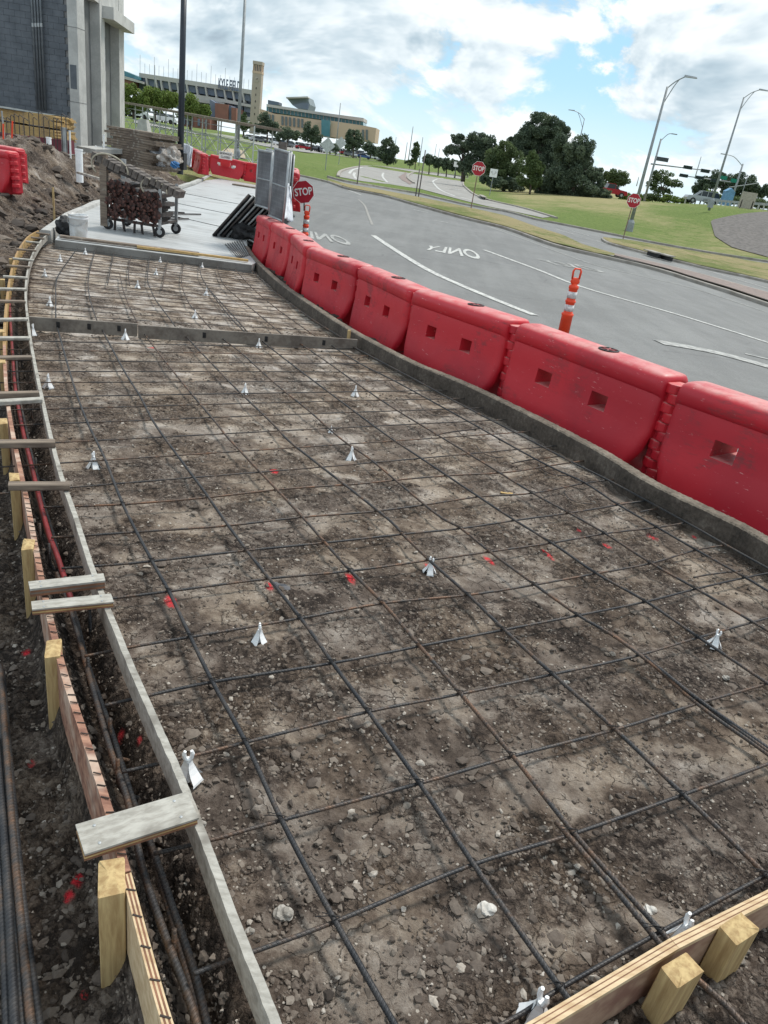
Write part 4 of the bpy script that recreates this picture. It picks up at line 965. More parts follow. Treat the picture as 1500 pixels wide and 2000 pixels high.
def brick_median():
    low = [ground(*p) for p in [(1198,505),(1248,518),(1300,531),(1350,547),(1420,568),(1500,595)]]; up = [ground(*p) for p in [(1199,501.5),(1260,515),(1350,537),(1425,558),(1500,579)]]
    low.append(low[-1]+(low[-1]-low[-2])); up.append(up[-1]+(up[-1]-up[-2]))
    A = resample(low, 150); B = resample(up, 150); mb = MB()
    base = drape('brick_median', low, up, .13, simple('median_mortar', (.20, .18, .16), .9, kind='pos'), 60, 3, world=True)
    mb = MB()
    for i in range(149):
        for k in range(3):
            t0, t1 = k/3+.02, (k+1)/3-.02; q = [A[i].lerp(B[i], t0), A[i+1].lerp(B[i+1], t0), A[i+1].lerp(B[i+1], t1), A[i].lerp(B[i], t1)]
            c = sum(q, Vector())/4; z = EYE-float(Dterr(c.x, c.y)[0])+.14; q = [c+(p-c)*.95 for p in q]
            for p in q: p.z = z
            mb.prism(q, (0, 0, .012))
    tag(mb.build('brick', PAVER, base, org=(0, 0, 0)), kind='stuff')
    kerb_line('kerb', [(1199,501),(1260,514),(1350,536),(1425,557),(1500,578)], .16, .14, label='kerb on the far side of the brick median')
brick_median()
drape('brick_strip', [(778,346),(786,353),(800,361)], [(795,335),(792,345),(806,358)], .06, PAVER, 20, 4)
G3L = [(1176,470),(1190,478),(1262,497),(1360,522),(1444,540),(1500,553),(1600,580)]; G3U = [(1178,468),(1230,473),(1276,481),(1360,495),(1430,507),(1500,519),(1600,538)]
drape('grass_island', G3L, G3U, .15, DRYGRASS, 60, 5)
kerb_line('kerb', [(1176,469),(1190,478.5),(1262,498),(1360,523),(1444,541),(1500,554),(1600,581)], label='kerb of the grass island in front of the leaning stop sign')
# drain slots in the island kerb
for a, b, l in [((1263,500),(1285,507),'left black drain slot in the island kerb'), ((1288,507),(1309,513),'right black drain slot in the island kerb'), ((938,386),(946,391),'dark drain opening at the hill corner of the curved road')]:
    A = ground(*a); B = ground(*b); r = empty('drain_inlet', A, 0, l, 'drain', None); A1 = A+Vector((0, -.09, .16)); B1 = B+Vector((0, -.09, .16))
    MB().beam(A1-Vector((0, .02, 0)), B1-Vector((0, .02, 0)), .12, .20).build('opening', BLACK, r, org=A); MB().beam(A1+Vector((0, .18, .13)), B1+Vector((0, .18, .13)), .5, .05).build('concrete_lid', KERBC, r, org=A)
drape('gravel_patch', [(1388,434),(1396,462),(1430,484),(1500,503),(1620,530)], [(1392,430),(1418,424),(1450,418),(1500,414),(1620,424)], .05, simple('dark_gravel', (.16, .145, .135), .95, var=.5, scale=3, kind='pos', bmp=1., bscale=12), 40, 12)
# painted markings
def stripe(name, pts, w, off=.022, m=None, label=None):
    P = [ground(*p) for p in pts]; P = resample(bez(P, 6), 40); A = offset_curve(P, -w/2); B = offset_curve(P, w/2)
    return drape(name, A, B, off, m or MARK, 40, 2, world=True, label=label)
stripe('lane_line', [(729,461),(780,495),(840,531),(912,564),(984,594),(1044,618)], .19, label=None)
stripe('lane_line', [(945,489),(1050,528),(1140,563),(1320,615),(1500,671),(1560,692)], .16)
stripe('lane_line', [(680,372),(705,381)], .13); stripe('lane_line', [(807,410),(836,416)], .13); stripe('lane_line', [(848,431),(875,436)], .13)
stripe('edge_line', [(950,442),(1010,463),(1090,493),(1164,519),(1260,542),(1360,566),(1500,612)], .10, m=MARKOLD)
stripe('crack_seam', [(700,390),(712,402),(719,420),(727,440)], .10, m=simple('crack_sealant', (.30, .29, .27), .8, kind='pos'))
stripe('lane_line', [(1085,448),(1120,458)], .12, .03); stripe('lane_line', [(1118,452),(1150,461)], .12, .03)
stripe('lane_line', [(1164,471),(1230,490),(1300,508),(1400,535),(1488,561),(1540,577)], .11, .03); stripe('lane_line', [(1120,462),(1164,471)], .1, .03, MARKOLD)
for pts in ([(854,350),(846,354),(848,360),(859,371),(889,384)], [(854,350),(880,347.5),(915,349)], [(693,338),(691,343),(695,350)], [(749,338),(747,345),(756,357)], [(708,327),(690,332),(682,340)]): stripe('lane_line', pts, .3, .05)
stripe('lane_line', [(900,386),(925,393)], .3, .05); stripe('lane_line', [(828,360),(846,364)], .3, .05)
stripe('turn_arrow', [(1285,670),(1340,679),(1400,691),(1450,704),(1500,718),(1560,735)], .42, m=MARKOLD); stripe('turn_arrow', [(1455,693),(1510,706)], .12, m=MARKOLD)
stripe('lane_arrow', [(876,370),(890,371),(904,373)], .35, .05)
def text_mesh(s, size, depth, name, m, font_w=1.):
    c = bpy.data.curves.new(name, 'FONT'); c.body = s; c.size = size; c.extrude = depth; c.align_x = 'CENTER'; c.align_y = 'CENTER'; c.resolution_u = 3
    c.offset = .022*size
    o = bpy.data.objects.new(name, c); COL.objects.link(o); dg = bpy.context.evaluated_depsgraph_get(); me = bpy.data.meshes.new_from_object(o.evaluated_get(dg))
    bpy.data.objects.remove(o); me.name = name; me.materials.clear(); me.materials.append(m); return me
def road_text(s, c0, c1, c2, c3, label, m):
    """word painted on the road; corners: start of word baseline, end of baseline, top of start"""
    me = text_mesh(s, 1, 0, 'lettering', m); co = np.empty(len(me.vertices)*3); me.vertices.foreach_get('co', co); co = co.reshape(-1, 3)
    mn, mx = co.min(0), co.max(0); u = (co[:, 0]-mn[0])/(mx[0]-mn[0]); v = (co[:, 1]-mn[1])/(mx[1]-mn[1])
    q = [np.array(ground(*c))[:2] for c in (c0, c1, c2, c3)]
    P = (1-u)[:, None]*(1-v)[:, None]*q[0]+u[:, None]*(1-v)[:, None]*q[1]+u[:, None]*v[:, None]*q[2]+(1-u)[:, None]*v[:, None]*q[3]
    z = EYE-Dterr(P[:, 0], P[:, 1])+.024; me.vertices.foreach_set('co', np.column_stack([P, z]).ravel()); me.update()
    return tag(link('road_lettering', me), kind='structure')
road_text('ONLY', (945,510), (820,487), (838,481), (925,489), '', MARK)
road_text('ONLY', (695,483), (560,459), (573,448), (665,462), '', MARKOLD)
road_text('ONLY', (1192,536), (1075,517), (1048,507), (1135,519), '', MARKOLD)

# ------------------------------------------------------------------ finished slab
def slab():
    A = [(108,474),(112,462),(142,418),(200,398),(319,382),(380,362),(415,346)]
    left = [onD(a, b, Dtop) for a, b in A[1:]]; f0 = onD(108, 468, Dtop); f1 = onD(492, 517, Dtop)
    ys = [f1.y+.1, 16, 18, 21, 25, 30, 36]; right = [f1]+[Vector((float(xC(y)), y, EYE-Dtop(0, y))) for y in ys]
    Lc = resample([f0]+left, 50); Rc = resample(right, 50); vs = []; K = 12
    g = []
    for i in range(50):
        for k in range(K):
            p = Lc[i].lerp(Rc[i], k/(K-1)); g.append((p.x, p.y, EYE-Dtop(p.x, p.y)))
    n0 = len(g); bottom = [(x, y, z-.16) for x, y, z in g]; f = [tuple(q) for q in gridfaces(50, K)]
    ring = [i for i in range(K)]+[i*K+K-1 for i in range(1, 50)]+[49*K+k for k in range(K-2, -1, -1)]+[i*K for i in range(48, 0, -1)]
    mb = MB(); org = f0.copy(); mb.add(g+bottom, [t[::-1] for t in f]+[(ring[j], ring[(j+1) % len(ring)], ring[(j+1) % len(ring)]+n0, ring[j]+n0) for j in range(len(ring))])
    o = mb.mesh('concrete_slab', SLAB, org=org); ob = link('concrete_slab', o, loc=org); tag(ob, kind='structure')
    # tooled joints
    for q0, q1 in [((330,372),(497,405)),((300,388),(490,427)),((250,402),(470,452))]:
        a = onD(*q0, Dtop); b = onD(*q1, Dtop); P = subdiv(a, b, 8)
        for p in P: p.z = EYE-Dtop(p.x, p.y)+.002
        MB().tube(P, .012, 5).build('joint', simple('slab_joint', (.13, .13, .125), .9), ob, org=org)
    face = [f0, f1]
    MB().beam(f0+Vector((0, -.012, -.085)), f1+Vector((0, -.012, -.085)), .02, .16).build('slab_face', m_conc('grey_slab_face', (.24, .24, .23), (.14, .135, .125), sc=3.), ob, org=org)
    return f0, f1
SF0, SF1 = slab()
kerb_section(resample([onD(a, b, Dtop) for a, b in [(96,459),(140,424),(195,399),(250,390),(319,379),(380,359),(413,345)]], 40), [(-.14, -.2), (-.14, .05), (-.12, .07), (.02, .07), (.03, .0), (.03, -.2)], CONC, 'kerb', 'pale concrete kerb along the left edge of the finished slab', 'kerb', rag=.006)
a = onD(117, 464, lambda x, y: Dtop(x, y)-.02); b = onD(487, 510, lambda x, y: Dtop(x, y)-.02)
up = Vector((0, 0, .02)); mid = a.lerp(b, .72)
tag(MB().beam(a+up, mid+up, .13, .038).build('plank', OLDPINE, org=a, loc=a), 'long weathered plank lying on the near edge of the slab', 'plank')
tag(MB().beam(a.lerp(b, .40)+Vector((0, -.09, .02)), b+Vector((0, -.09, .02)), .07, .035).build('plank', PINE_H, org=b, loc=b), 'tan timber at the near slab edge, ending by the curved kerb', 'plank')

# ------------------------------------------------------------------ water-filled barriers
def barrier_parts():
    prof = [(.235, 0), (.225, .10), (.19, .25), (.168, .38), (.163, .405), (.154, .52), (.150, .60), (.142, .655), (.156, .675), (.158, .73), (.150, .765), (.125, .79), (.09, .80)]
    loop = [(-y, z) for y, z in prof]+[(0, .803)]+[(y, z) for y, z in prof[::-1]]
    xs = [-.80, -.797, -.788, -.772, -.75, -.70, -.60, -.50, -.41, -.24, -.1, .06, .20, .37, .48, .60, .70, .75, .772, .788, .797, .80]; m = len(loop)
    mb = MB(); vs = []
    for x in xs:
        e = max(0, abs(x)-.74)/.06; ins = .055*(1-math.sqrt(max(0, 1-e*e)))
        for y, z in loop:
            c = .17*max(0, 1-z/.38)**2; xx = math.copysign(abs(x)*.962-c*max(0, (abs(x)-.45)/.35)**2, x)
            yy = math.copysign(max(abs(y)-ins, 0), y); zz = z-(ins*.7 if z > .5 else 0)
            vs.append((xx, yy, zz))
    nf = len(loop); holes = {8: 1, 12: 1}; fz = [k for k, (y, z) in enumerate(loop) if abs(z-.405) < 1e-6 or abs(z-.52) < 1e-6]
    fk, bk = fz[0], fz[2]; fs = []
    for i in range(len(xs)-1):
        for k in range(m-1):
            if i in holes and k in (fk, bk): continue
            fs.append((i*m+k, i*m+k+1, (i+1)*m+k+1, (i+1)*m+k))
        fs.append((i*m+m-1, i*m, (i+1)*m, (i+1)*m+m-1))
    for i in holes:   # tunnels through the body
        a, b, c, d = i*m+fk, i*m+fk+1, (i+1)*m+fk+1, (i+1)*m+fk; e, f, g, h = i*m+bk+1, i*m+bk, (i+1)*m+bk, (i+1)*m+bk+1
        fs += [(a, d, h, e), (b, f, g, c), (a, e, f, b), (d, c, g, h)]
    fs += [tuple(range(m)), tuple((len(xs)-1)*m+k for k in range(m))[::-1]]
    mb.add(vs, fs); body = mb.mesh('body', RED, True)
    bm = bmesh.new(); bm.from_mesh(body); bmesh.ops.recalc_face_normals(bm, faces=bm.faces)
    for e in bm.edges:
        if len(e.link_faces) == 2 and e.calc_face_angle(0) > .6: e.smooth = False
    bm.to_mesh(body); bm.free()
    lug = MB().lathe([(.06, 0), (.078, .004), (.08, .012), (.08, .058), (.078, .066), (.06, .07)], n=12).mesh('lug', RED, False)
    cap = MB().lathe([(.078, 0), (.078, .006), (.066, .008), (.062, .001), (.02, .001), (.018, .006)], n=20).mesh('fill_cap', BLACK)
    bar_ = MB()
    for k in range(3): bar_.box((0, 0, .004), (.12, .012, .005), Matrix.Rotation(k*PI/3, 3, 'Z'))
    cross = bar_.mesh('cap_spoke', simple('cap_red', (.30, .05, .05), .5))
    neck = MB().box((-.0, 0, .36), (.10, .16, .66)).mesh('neck', RED)
    arch = MB().lathe([(.035, 0), (.045, .012), (.03, .02)], n=12, axis='y').mesh('drain_plug', simple('plug_dark_red', (.16, .02, .02), .6))
    return body, lug, cap, cross, neck, arch
BP = barrier_parts()
def barrier(p0, p1, label, group, bodymat=None, grey=None, zoff=-.0, full=True, name='water_barrier'):
    """p0,p1: ground points under the two ends of the body axis"""
    c = (p0+p1)/2; d = (p1-p0).normalized(); x = d; y = Vector((0, 0, 1)).cross(x).normalized(); z = x.cross(y); M3 = Matrix((x, y, z)).transposed()
    r = empty(name, c+z*zoff, M3, label, 'barrier', group)
    def put(n, me, loc=(0, 0, 0), rot=None):
        o = link(n, me, r, loc)
        if rot: o.rotation_euler = rot
        return o
    put('body', BP[0])
    if full:
        for s in (-1, 1):
            put('neck', BP[4], (s*.80, 0, .02))
            for k in range(5): put('lug', BP[1], (s*(.80), -.03, .08+k*.135+(.065 if s > 0 else 0)))
        put('fill_cap', BP[2], (.12, 0, .803)); put('cap_spoke', BP[3], (.12, 0, .804))
        put('drain_plug', BP[5], (.0, -.225, .055))
    return r
TOPC = [(1317,744),(1002,630),(807,567),(700,520),(598,483),(569,457),(530,435),(502,420)]
Dc = [1.06, 1.08, 1.155, 1.205, 1.255, 1.29, 1.32, 1.37]
tp = []
for (a, b), D in zip(TOPC, Dc): p = onD(a, b, lambda x, y: D); tp.append(p)
near = tp[0]+(tp[0]-tp[1]).normalized()*1.66+Vector((.06, .05, .02)); near2 = near+(near-tp[0]).normalized()*1.66+Vector((.1, .06, .02))
near3 = near2+(near2-near).normalized()*1.66+Vector((.1, .04, .02)); tp = [near3, near2, near]+tp
BL = ['red water barrier wholly beyond the right edge of the picture', 'nearest red water barrier, just past the right edge of the picture', 'large red water barrier at the right edge with a sunlit through-hole', 'red water barrier with grey scuffs left of its hole, in front of the orange post', 'red water barrier with dark smudges, second from the large ones', 'red water barrier beside the dark soil lump and stone scrap', 'red water barrier next to the short pale peg', 'small red water barrier just right of the slab corner', 'red water barrier under the standing fence panels', 'farthest red water barrier behind the leaning panels']
for i in range(1, len(tp)-1):
    a, b = tp[i+1], tp[i]; d = (b-a).normalized(); n = Vector((d.y, -d.x, 0)).normalized(); n = -n if n.dot(Vector((1, .3, 0))) < 0 else n
    w = .135; off = n*w; up = Vector((0, 0, -.785))
    barrier(a+off+up, b+off+up, BL[i], 'red water barriers along the curved kerb')
def far_barrier(px0, py0, Y0, px1, py1, Y1, label, full=True):
    a = at(px0, py0, Y0); b = at(px1, py1, Y1); d = (b-a).normalized(); c = (a+b)/2; return barrier(c-d*.8, c+d*.8, label, 'red water barriers closing the far end', full=full)
fb1 = far_barrier(409,338,36.5,473,352,36.8,'red barrier with white labels, below the sidewalk sign')
far_barrier(474,352,37.0,535,363,36.6,'red barrier right of the labelled one at the far end')
far_barrier(382,331,35.0,403,345,32.5,'red barrier standing end-on left of the labelled one'); far_barrier(372,323,38.5,386,332,36.0,'leftmost red barrier of the far row beside the dark pole')
far_barrier(-60,366,16.2,30,381,15.6,'red barrier stub on the dirt at the left edge, nearer one'); far_barrier(-48,352,17.2,34,368,16.8,'red barrier on the dirt at the left edge, behind the nearer one')
far_barrier(566,414,17.2,566,398,18.9,'faded red barrier behind the standing fence panels')
for x, w, h in ((-.36, .13, .085), (0, .30, .17), (.33, .13, .085)):
    MB().box((x, -.158, .50 if w < .2 else .52), (w, .012, h)).build('label_plate', SIGNWHITE, fb1)
for k in range(2): MB().box((0, -.166, .545-k*.045), (.22-.04*k, .004, .018)).build('label_lettering', BLACK, fb1)
# sidewalk sign
p = at(440, 322, 36.2); r = empty('sidewalk_sign', p, -.0, 'small white sidewalk closed sign standing on the labelled far barrier', 'sign')
MB().box((0, 0, .38), (.60, .02, .32)).build('sign_plate', SIGNWHITE, r); MB().box((0, 0, .08), (.42, .1, .28)).build('sign_foot', REDFAR, r)
for s, z in (('SIDEWALK', .45), ('CLOSED', .31)):
    o = link('lettering', text_mesh(s, .115, .002, 'lettering', BLACK), r, (0, -.014, z)); o.rotation_euler = (PI/2, 0, 0)
# ------------------------------------------------------------------ delineator posts
def delineator(p, label, lean=0.):
    r = empty('delineator_post', p, 0, label, 'delineator'); r.rotation_euler = (0, lean, .3); r.scale = (1.25, 1.25, 1)
    MB().lathe([(.19, 0), (.19, .03), (.10, .07)], n=8).build('base', BLACK, r)
    MB().lathe([(.062, .05), (.060, .45), (.066, .46), (.066, .48), (.050, .49), (.048, .62), (.056, .63), (.056, .65), (.047, .66), (.046, .80), (.053, .81), (.052, .84), (.03, .86), (.024, .875)], n=16).build('tube', ORANGE, r, True)
    for z in (.515, .685): MB().lathe([(.0505, z), (.0505, z+.085)], n=16).build('reflective_band', REFLW, r, True)
    mb = MB().lathe([(.035, -.015), (.05, -.01), (.05, .01), (.035, .015)], (0, 0, .90), 14, 'y'); mb.tube([(-.04, 0, .93), (-.045, 0, 1.03), (-.03, 0, 1.06), (.03, 0, 1.06), (.045, 0, 1.03), (.04, 0, .93)], .011, 8); mb.build('handle', ORANGE, r, True)
    return r
def base_from_top(px, py, H, Dg):
    best = None
    for Y in np.linspace(4, 40, 3600):
        P = at(px, py, Y); e = abs((P.z-H)-(EYE-Dg(P.x, P.y)))
        if best is None or e < best[0]: best = (e, P)
    return best[1]-Vector((0, 0, H))
pA = base_from_top(1132, 524, 1.07, lambda x, y: Droad(x, y)); pB = base_from_top(601, 400, 1.07, lambda x, y: Droad(x, y)); print('posts', pA, pB)
delineator(pA, 'orange delineator post with two silver bands behind the big red barrier', -.02)
delineator(pB, 'orange and white delineator post holding a stop paddle', .0)
def octagon(R, t):
    mb = MB(); pts = [Vector((R*math.cos(PI/8+k*PI/4), -t/2, R*math.sin(PI/8+k*PI/4))) for k in range(8)]; return mb.prism(pts, (0, t, 0))
def stop_face(root, loc, w, rot=(0, 0, 0)):
    R = w/2/math.cos(PI/8)
    b = octagon(R, .004).build('sign_border', SIGNWHITE, root, loc=loc); b.rotation_euler = rot
    f = octagon(R*.955, .0065).build('sign_face', SIGNRED, root, loc=loc); f.rotation_euler = rot
    e = Matrix.Rotation(rot[1], 3, 'Y'); o = link('lettering', text_mesh('STOP', w*.40, .002, 'lettering', SIGNWHITE), root, Vector(loc)+e @ Vector((0, -.006, 0)))
    o.rotation_euler = (Matrix.Rotation(rot[1], 3, 'Y') @ Matrix.Rotation(PI/2, 3, 'X')).to_euler(); o.scale = (.88, 1.15, 1)
    return f
c = at(592.5, 375, pB.y-.12); r = empty('stop_paddle', (c.x, c.y, c.z-.25), 0, 'round-cornered red stop paddle stuck on the orange post, tilted', 'stop sign')
stop_face(r, (0, 0, .25), 42/pm(c)*.97, (0, math.radians(-14), 0)); MB().tube([(.03, .01, .1), (.05, .01, -.12)], .014, 8).build('paddle_handle', BLACK, r)
def stop_sign(px, py, Y, pxt, pyt, label, w=.86):
    b = ground(px, py); t = at(pxt, pyt, b.y); h = t.z-b.z; r = empty('stop_sign', b, 0, label, 'stop sign', 'stop signs on posts'); dx = t.x-b.x
    MB().tube([(0, .03, -.1), (dx, .03, h+w*.35)], .032, 8).build('post', simple('sign_post', (.25, .16, .13), .7, var=.4), r)
    stop_face(r, (dx, 0, h), w); 
    bk = MB().tube([(dx, .02, h-.3), (dx, .02, h+.3)], .02, 6).build('bracket', GALV, r); return r
s2 = stop_sign(919, 411, 52, 935, 329.5, 'red stop sign on a thin post on the grass verge, the middle one'); s3 = stop_sign(1216, 470, 54, 1238, 392, 'red stop sign in front of the tall street lamp, at right')
# ------------------------------------------------------------------ things standing on the slab
Z = lambda p: Vector((p.x, p.y, EYE-Dtop(p.x, p.y)))
def lumpy(seed, r, flat=1., n=3, amp=.25):
    bm = bmesh.new(); bmesh.ops.create_icosphere(bm, subdivisions=n, radius=1); rg = random.Random(seed); o = [rg.uniform(0, 9) for _ in range(6)]
    for v in bm.verts:
        q = v.co; k = 1+amp*(math.sin(3*q.x+o[0])*math.cos(3*q.y+o[1])+.6*math.sin(7*q.z+5*q.x+o[2])+.4*math.sin(13*q.y+9*q.x+o[3]))*.7+rg.uniform(-.03, .03)
        v.co = Vector((q.x*k*r, q.y*k*r, q.z*k*r*flat))
    me = bpy.data.meshes.new('lump'); bm.to_mesh(me); bm.free(); return me
p = Z(onD(154, 464, Dtop)); r = empty('bucket', p, 0, 'white plastic bucket standing at the near left corner of the slab', 'bucket')
MB().lathe([(.135, 0), (.137, .01), (.150, .30), (.158, .30), (.158, .315), (.152, .32), (.153, .345), (.160, .35), (.160, .365), (.151, .367), (.148, .34), (.132, .02)], n=24).build('pail', simple('bucket_white', (.72, .74, .76), .45, c2=(.45, .43, .40), scale=5), r, True)
MB().tube([(.16*math.cos(a), -.16*math.sin(a)*.8-.02, .31-.12*math.sin(a)) for a in np.linspace(0, PI, 12)], .004, 5).build('handle', GALV, r)
p = Z(onD(128, 458, Dtop)); me = lumpy(3, .15, 1.05); me.materials.append(BLACK); tag(link('trash_bag', me, loc=p+Vector((0, 0, .13))), 'crumpled black bag beside the white bucket', 'bag')
# cart
ca = Z(onD(207, 447, Dtop)); cb = Z(onD(312, 464, Dtop)); d = (cb-ca); wid = d.length; angc = math.atan2(d.y, d.x)
r = empty('stake_cart', ca, angc, 'rusty steel cart with caster wheels holding a bundle of form clamps', 'cart'); RUST = simple('rusty_steel', (.15, .06, .045), .8, c2=(.025, .02, .02), scale=9)
DKST = simple('dark_steel', (.025, .024, .026), .6, c2=(.085, .07, .062), scale=7); print('cart width', wid)
Wc = wid; Hc = 1.05
for y in (0, .9):
    MB().box((Wc/2, y, .20), (Wc, .05, .05)).build('base_rail', DKST, r)
for x in (0, Wc): MB().box((x, .45, .245), (.05, .9, .04)).build('cross_rail', DKST, r)
MB().box((-.02, 0, .67), (.13, .10, 1.24)).build('wooden_post', OLDPINE, r); MB().box((-.02, .9, .67), (.08, .08, 1.1)).build('end_post', GALV, r)
for y in (0, .9): MB().box((Wc, y, .55), (.05, .05, .75)).build('end_post', GALV, r)
for x in (.04, Wc-.0):
    for y in (0, .9):
        w = MB().lathe([(.085, -.02), (.10, -.015), (.10, .015), (.085, .02)], (x, y, .10), 18, 'y').build('wheel', BLACK, r); MB().lathe([(.05, -.022), (.05, .022)], (x, y, .10), 12, 'y').build('wheel_hub', GALV, w)
        MB().box((x, y, .175), (.07, .06, .02)).box((x-.0, y-.032, .13), (.04, .006, .10)).box((x, y+.032, .13), (.04, .006, .10)).build('caster_fork', GALV, r)
rg = random.Random(12); mW = Matrix.Translation(ca) @ Matrix.Rotation(angc, 4, 'Z')
def clampmesh(kind):
    mb = MB(); mb.mi = 0; mb.box((0, .35, 0), (.05, .75, .05)); mb.mi = 1
    mb.box((0, -.035, 0), (.075, .02, .09)).box((.03, -.07, .015), (.02, .08, .05)).box((-.025, -.06, -.02), (.03, .06, .025)).tube([(0, -.05, .04), (.03, -.10, .05), (.05, -.11, -.0)], .011, 6); return mb.mesh('form_clamp', [DKST, RUST])
CM = clampmesh(0); k = 0
for i in range(7):
    for j in range(6):
        x = .10+i*(Wc-.12)/6.4+rg.uniform(-.03, .03)+(.04 if j % 2 else 0); z = .30+j*.105+rg.uniform(-.02, .02); top = .93-.20*x/Wc
        if z > top: continue
        o = link('form_clamp', CM); o.matrix_world = mW @ Matrix.Translation((x, rg.uniform(-.08, .08), z)) @ Matrix.Rotation(rg.uniform(-.7, .7), 4, 'Y') @ Matrix.Rotation(rg.uniform(-.08, .08), 4, 'X') @ Matrix.Diagonal((1.55, 1, 1.45, 1))
        tag(o, 'rusty-headed steel form clamp in the bundle stacked on the cart', 'form clamp', 'form clamps stacked in the cart')
for i in range(5):
    o = link('form_clamp', CM); o.matrix_world = mW @ Matrix.Translation((.18+i*.18+rg.uniform(-.04, .04), -.02, .19)) @ Matrix.Rotation(rg.uniform(-.3, .3), 4, 'Y') @ Matrix.Rotation(-1.2, 4, 'X')
    o.scale = (.7, .35, .7); tag(o, 'rusty steel clamp dangling under the cart, %s from the left' % ['first', 'second', 'third', 'fourth', 'last'][i], 'form clamp', 'form clamps dangling under the cart')
GREYT = simple('grey_wood_block', (.15, .13, .115), .85, c2=(.07, .06, .055), scale=9)
MB().beam((-.2, .0, 1.12), (Wc+.3, .0, .80), .05, .03, (0, 1, 0)).build('top_rail', DKST, r)
k = 0; blk = MB().box((0, .12, 0), (.092, .40, .125)).mesh('timber_block', GREYT)
for (x0, z0, n) in ((-.18, 1.22, 5), (.37, 1.09, 5), (.93, .95, 5)):
    for i in range(n):
        o = link('timber_block', blk); o.matrix_world = mW @ Matrix.Translation((x0+i*.108, rg.uniform(-.01, .03), z0-i*.038+.02)) @ Matrix.Rotation(.30, 4, 'Y')
        k += 1; tag(o, 'short grey timber on top of the cart, %s from the left' % ['first','second','third','fourth','fifth','sixth','seventh','eighth','ninth','tenth','eleventh','twelfth','thirteenth','fourteenth','fifteenth','sixteenth'][k-1], 'timber', 'grey timbers laid across the cart')
STRAP = simple('pale_strap', (.42, .38, .30), .8)
for x, z, rr in ((.12, 1.08, .24), (.95, .84, .17)):
    P = [mW @ Vector((x+rr*math.cos(a)*1.4-rr*.3*math.sin(a), -.06, z+rr*math.sin(a)*.95)) for a in np.linspace(-.3, PI+.5, 18)]
    tag(MB().tube(P, .016, 6).build('strap', STRAP, smooth=True, org=P[0], loc=P[0]), ['tan strap looped over the left end of the cart load', 'tan strap looped over the right end of the cart load'][int(x > .5)], 'strap')
for k, (a, b) in enumerate([((322,420),(392,421)),((325,425),(352,428)),((322,431),(368,430)),((330,416),(360,418))]):
    A = Z(onD(*a, Dtop)); B = Z(onD(*b, Dtop)); A.z += .03; B.z += .03
    tag(MB().beam(A, B, .035, .03).build('loose_stake', DKST, org=A, loc=A), ['long dark stake lying on the slab right of the cart', 'short dark stake on the slab touching the cart load', 'dark stake on the slab, nearest the camera of four', 'dark stake on the slab, farthest of the four'][k], 'stake', 'loose stakes on the slab')
a = Z(onD(478, 365, Dtop)); tag(MB().box((0, 0, .03), (1.0, .35, .06)).build('flat_board', OLDPINE, loc=a), 'flat brown board lying on the far part of the slab', 'board')
for k in range(8):   # thin rods fanned on the slab at the kerb
    A = Z(onD(440+k*4.5, 478-k*1.2, Dtop)); B = Z(onD(466+k*3, 506-k*.9, Dtop)); A.z += .015; B.z += .015
    tag(MB().tube([A, B], .009, 5).build('thin_rod', DKST, org=A, loc=A), 'thin dark rod in the fan lying on the slab under the leaning panels', 'rod', 'thin rods fanned out on the slab')
# leaning fence panels
def m_mesh(name, c, pitch, thin, alpha=.55):
    def fn(t, b):
        v = coords(t); n = noise(t, v, 3, 5, .6); L(t, mixc(t, maprange(t, n, .35, .65), c, tuple(x*.55 for x in c)), b.inputs['Base Color']); b.inputs['Roughness'].default_value = .7
        s = N(t, 'ShaderNodeSeparateXYZ'); L(t, v, s.inputs[0])
        def w(o): return math_(t, 'GREATER_THAN', math_(t, 'FRACT', math_(t, 'MULTIPLY', o, pitch)), thin)
        a = math_(t, 'MAXIMUM', w(s.outputs[0]), w(s.outputs[2])); L(t, math_(t, 'MAXIMUM', a, alpha), b.inputs['Alpha'])
    return mat(name, fn)
SCREEN = m_mesh('fence_windscreen', (.16, .165, .18), 14., .75, .86)
WMESH = m_mesh('dark_wire_mesh', (.13, .14, .155), 14., .7, .95)
def panel(name, o, u, v, w, h, m, label, cat, grp, fm=GALV, mid=True):
    """rectangular panel; corner o, unit vectors u (w long) and v (h long)"""
    n = u.cross(v).normalized(); M3 = Matrix((u, n, v)).transposed(); r = empty(name, o, M3, label, cat, grp)
    for a, b in (((0, 0, 0), (w, 0, 0)), ((0, 0, h), (w, 0, h)), ((0, 0, 0), (0, 0, h)), ((w, 0, 0), (w, 0, h))): MB().tube([a, b], .021, 8).build('frame_tube', fm, r, True)
    if mid: MB().tube([(0, 0, h/2), (w, 0, h/2)], .015, 6).build('brace_tube', fm, r, True)
    MB().box((w/2, 0, h/2), (w-.04, .006, h-.04)).build('mesh_sheet', m, r); return r
b0 = Z(onD(411, 461, Dtop)); tgt = at(478, 381, b0.y+.15); v = (tgt-b0); h = v.length; v.normalize(); u0v = Vector((.16, 1, 0)).normalized()
LL = ['leaning fence panel with dark mesh, leftmost of the pile', 'second leaning fence panel from the left', 'third leaning fence panel from the left', 'middle leaning fence panel of the pile', 'fifth leaning fence panel from the left', 'sixth leaning fence panel from the left', 'leaning fence panel nearest the barriers', 'last leaning fence panel, touching the standing ones']
for k in range(8):
    o = b0+Vector((.055+.085*k, .05*k, .03)); vv = (v+Vector((.03*k, 0, .025*k-.04))).normalized(); uu = (u0v+Vector((.02*k, 0, 0))); uu = (uu-vv*uu.dot(vv)).normalized()
    panel('leaning_panel', o, uu, vv, 1.25, h*(1.0-.012*k), WMESH, LL[k], 'fence panel', 'fence panels leaning in a pile', GALV if k % 2 else DKST, k % 3 == 1)
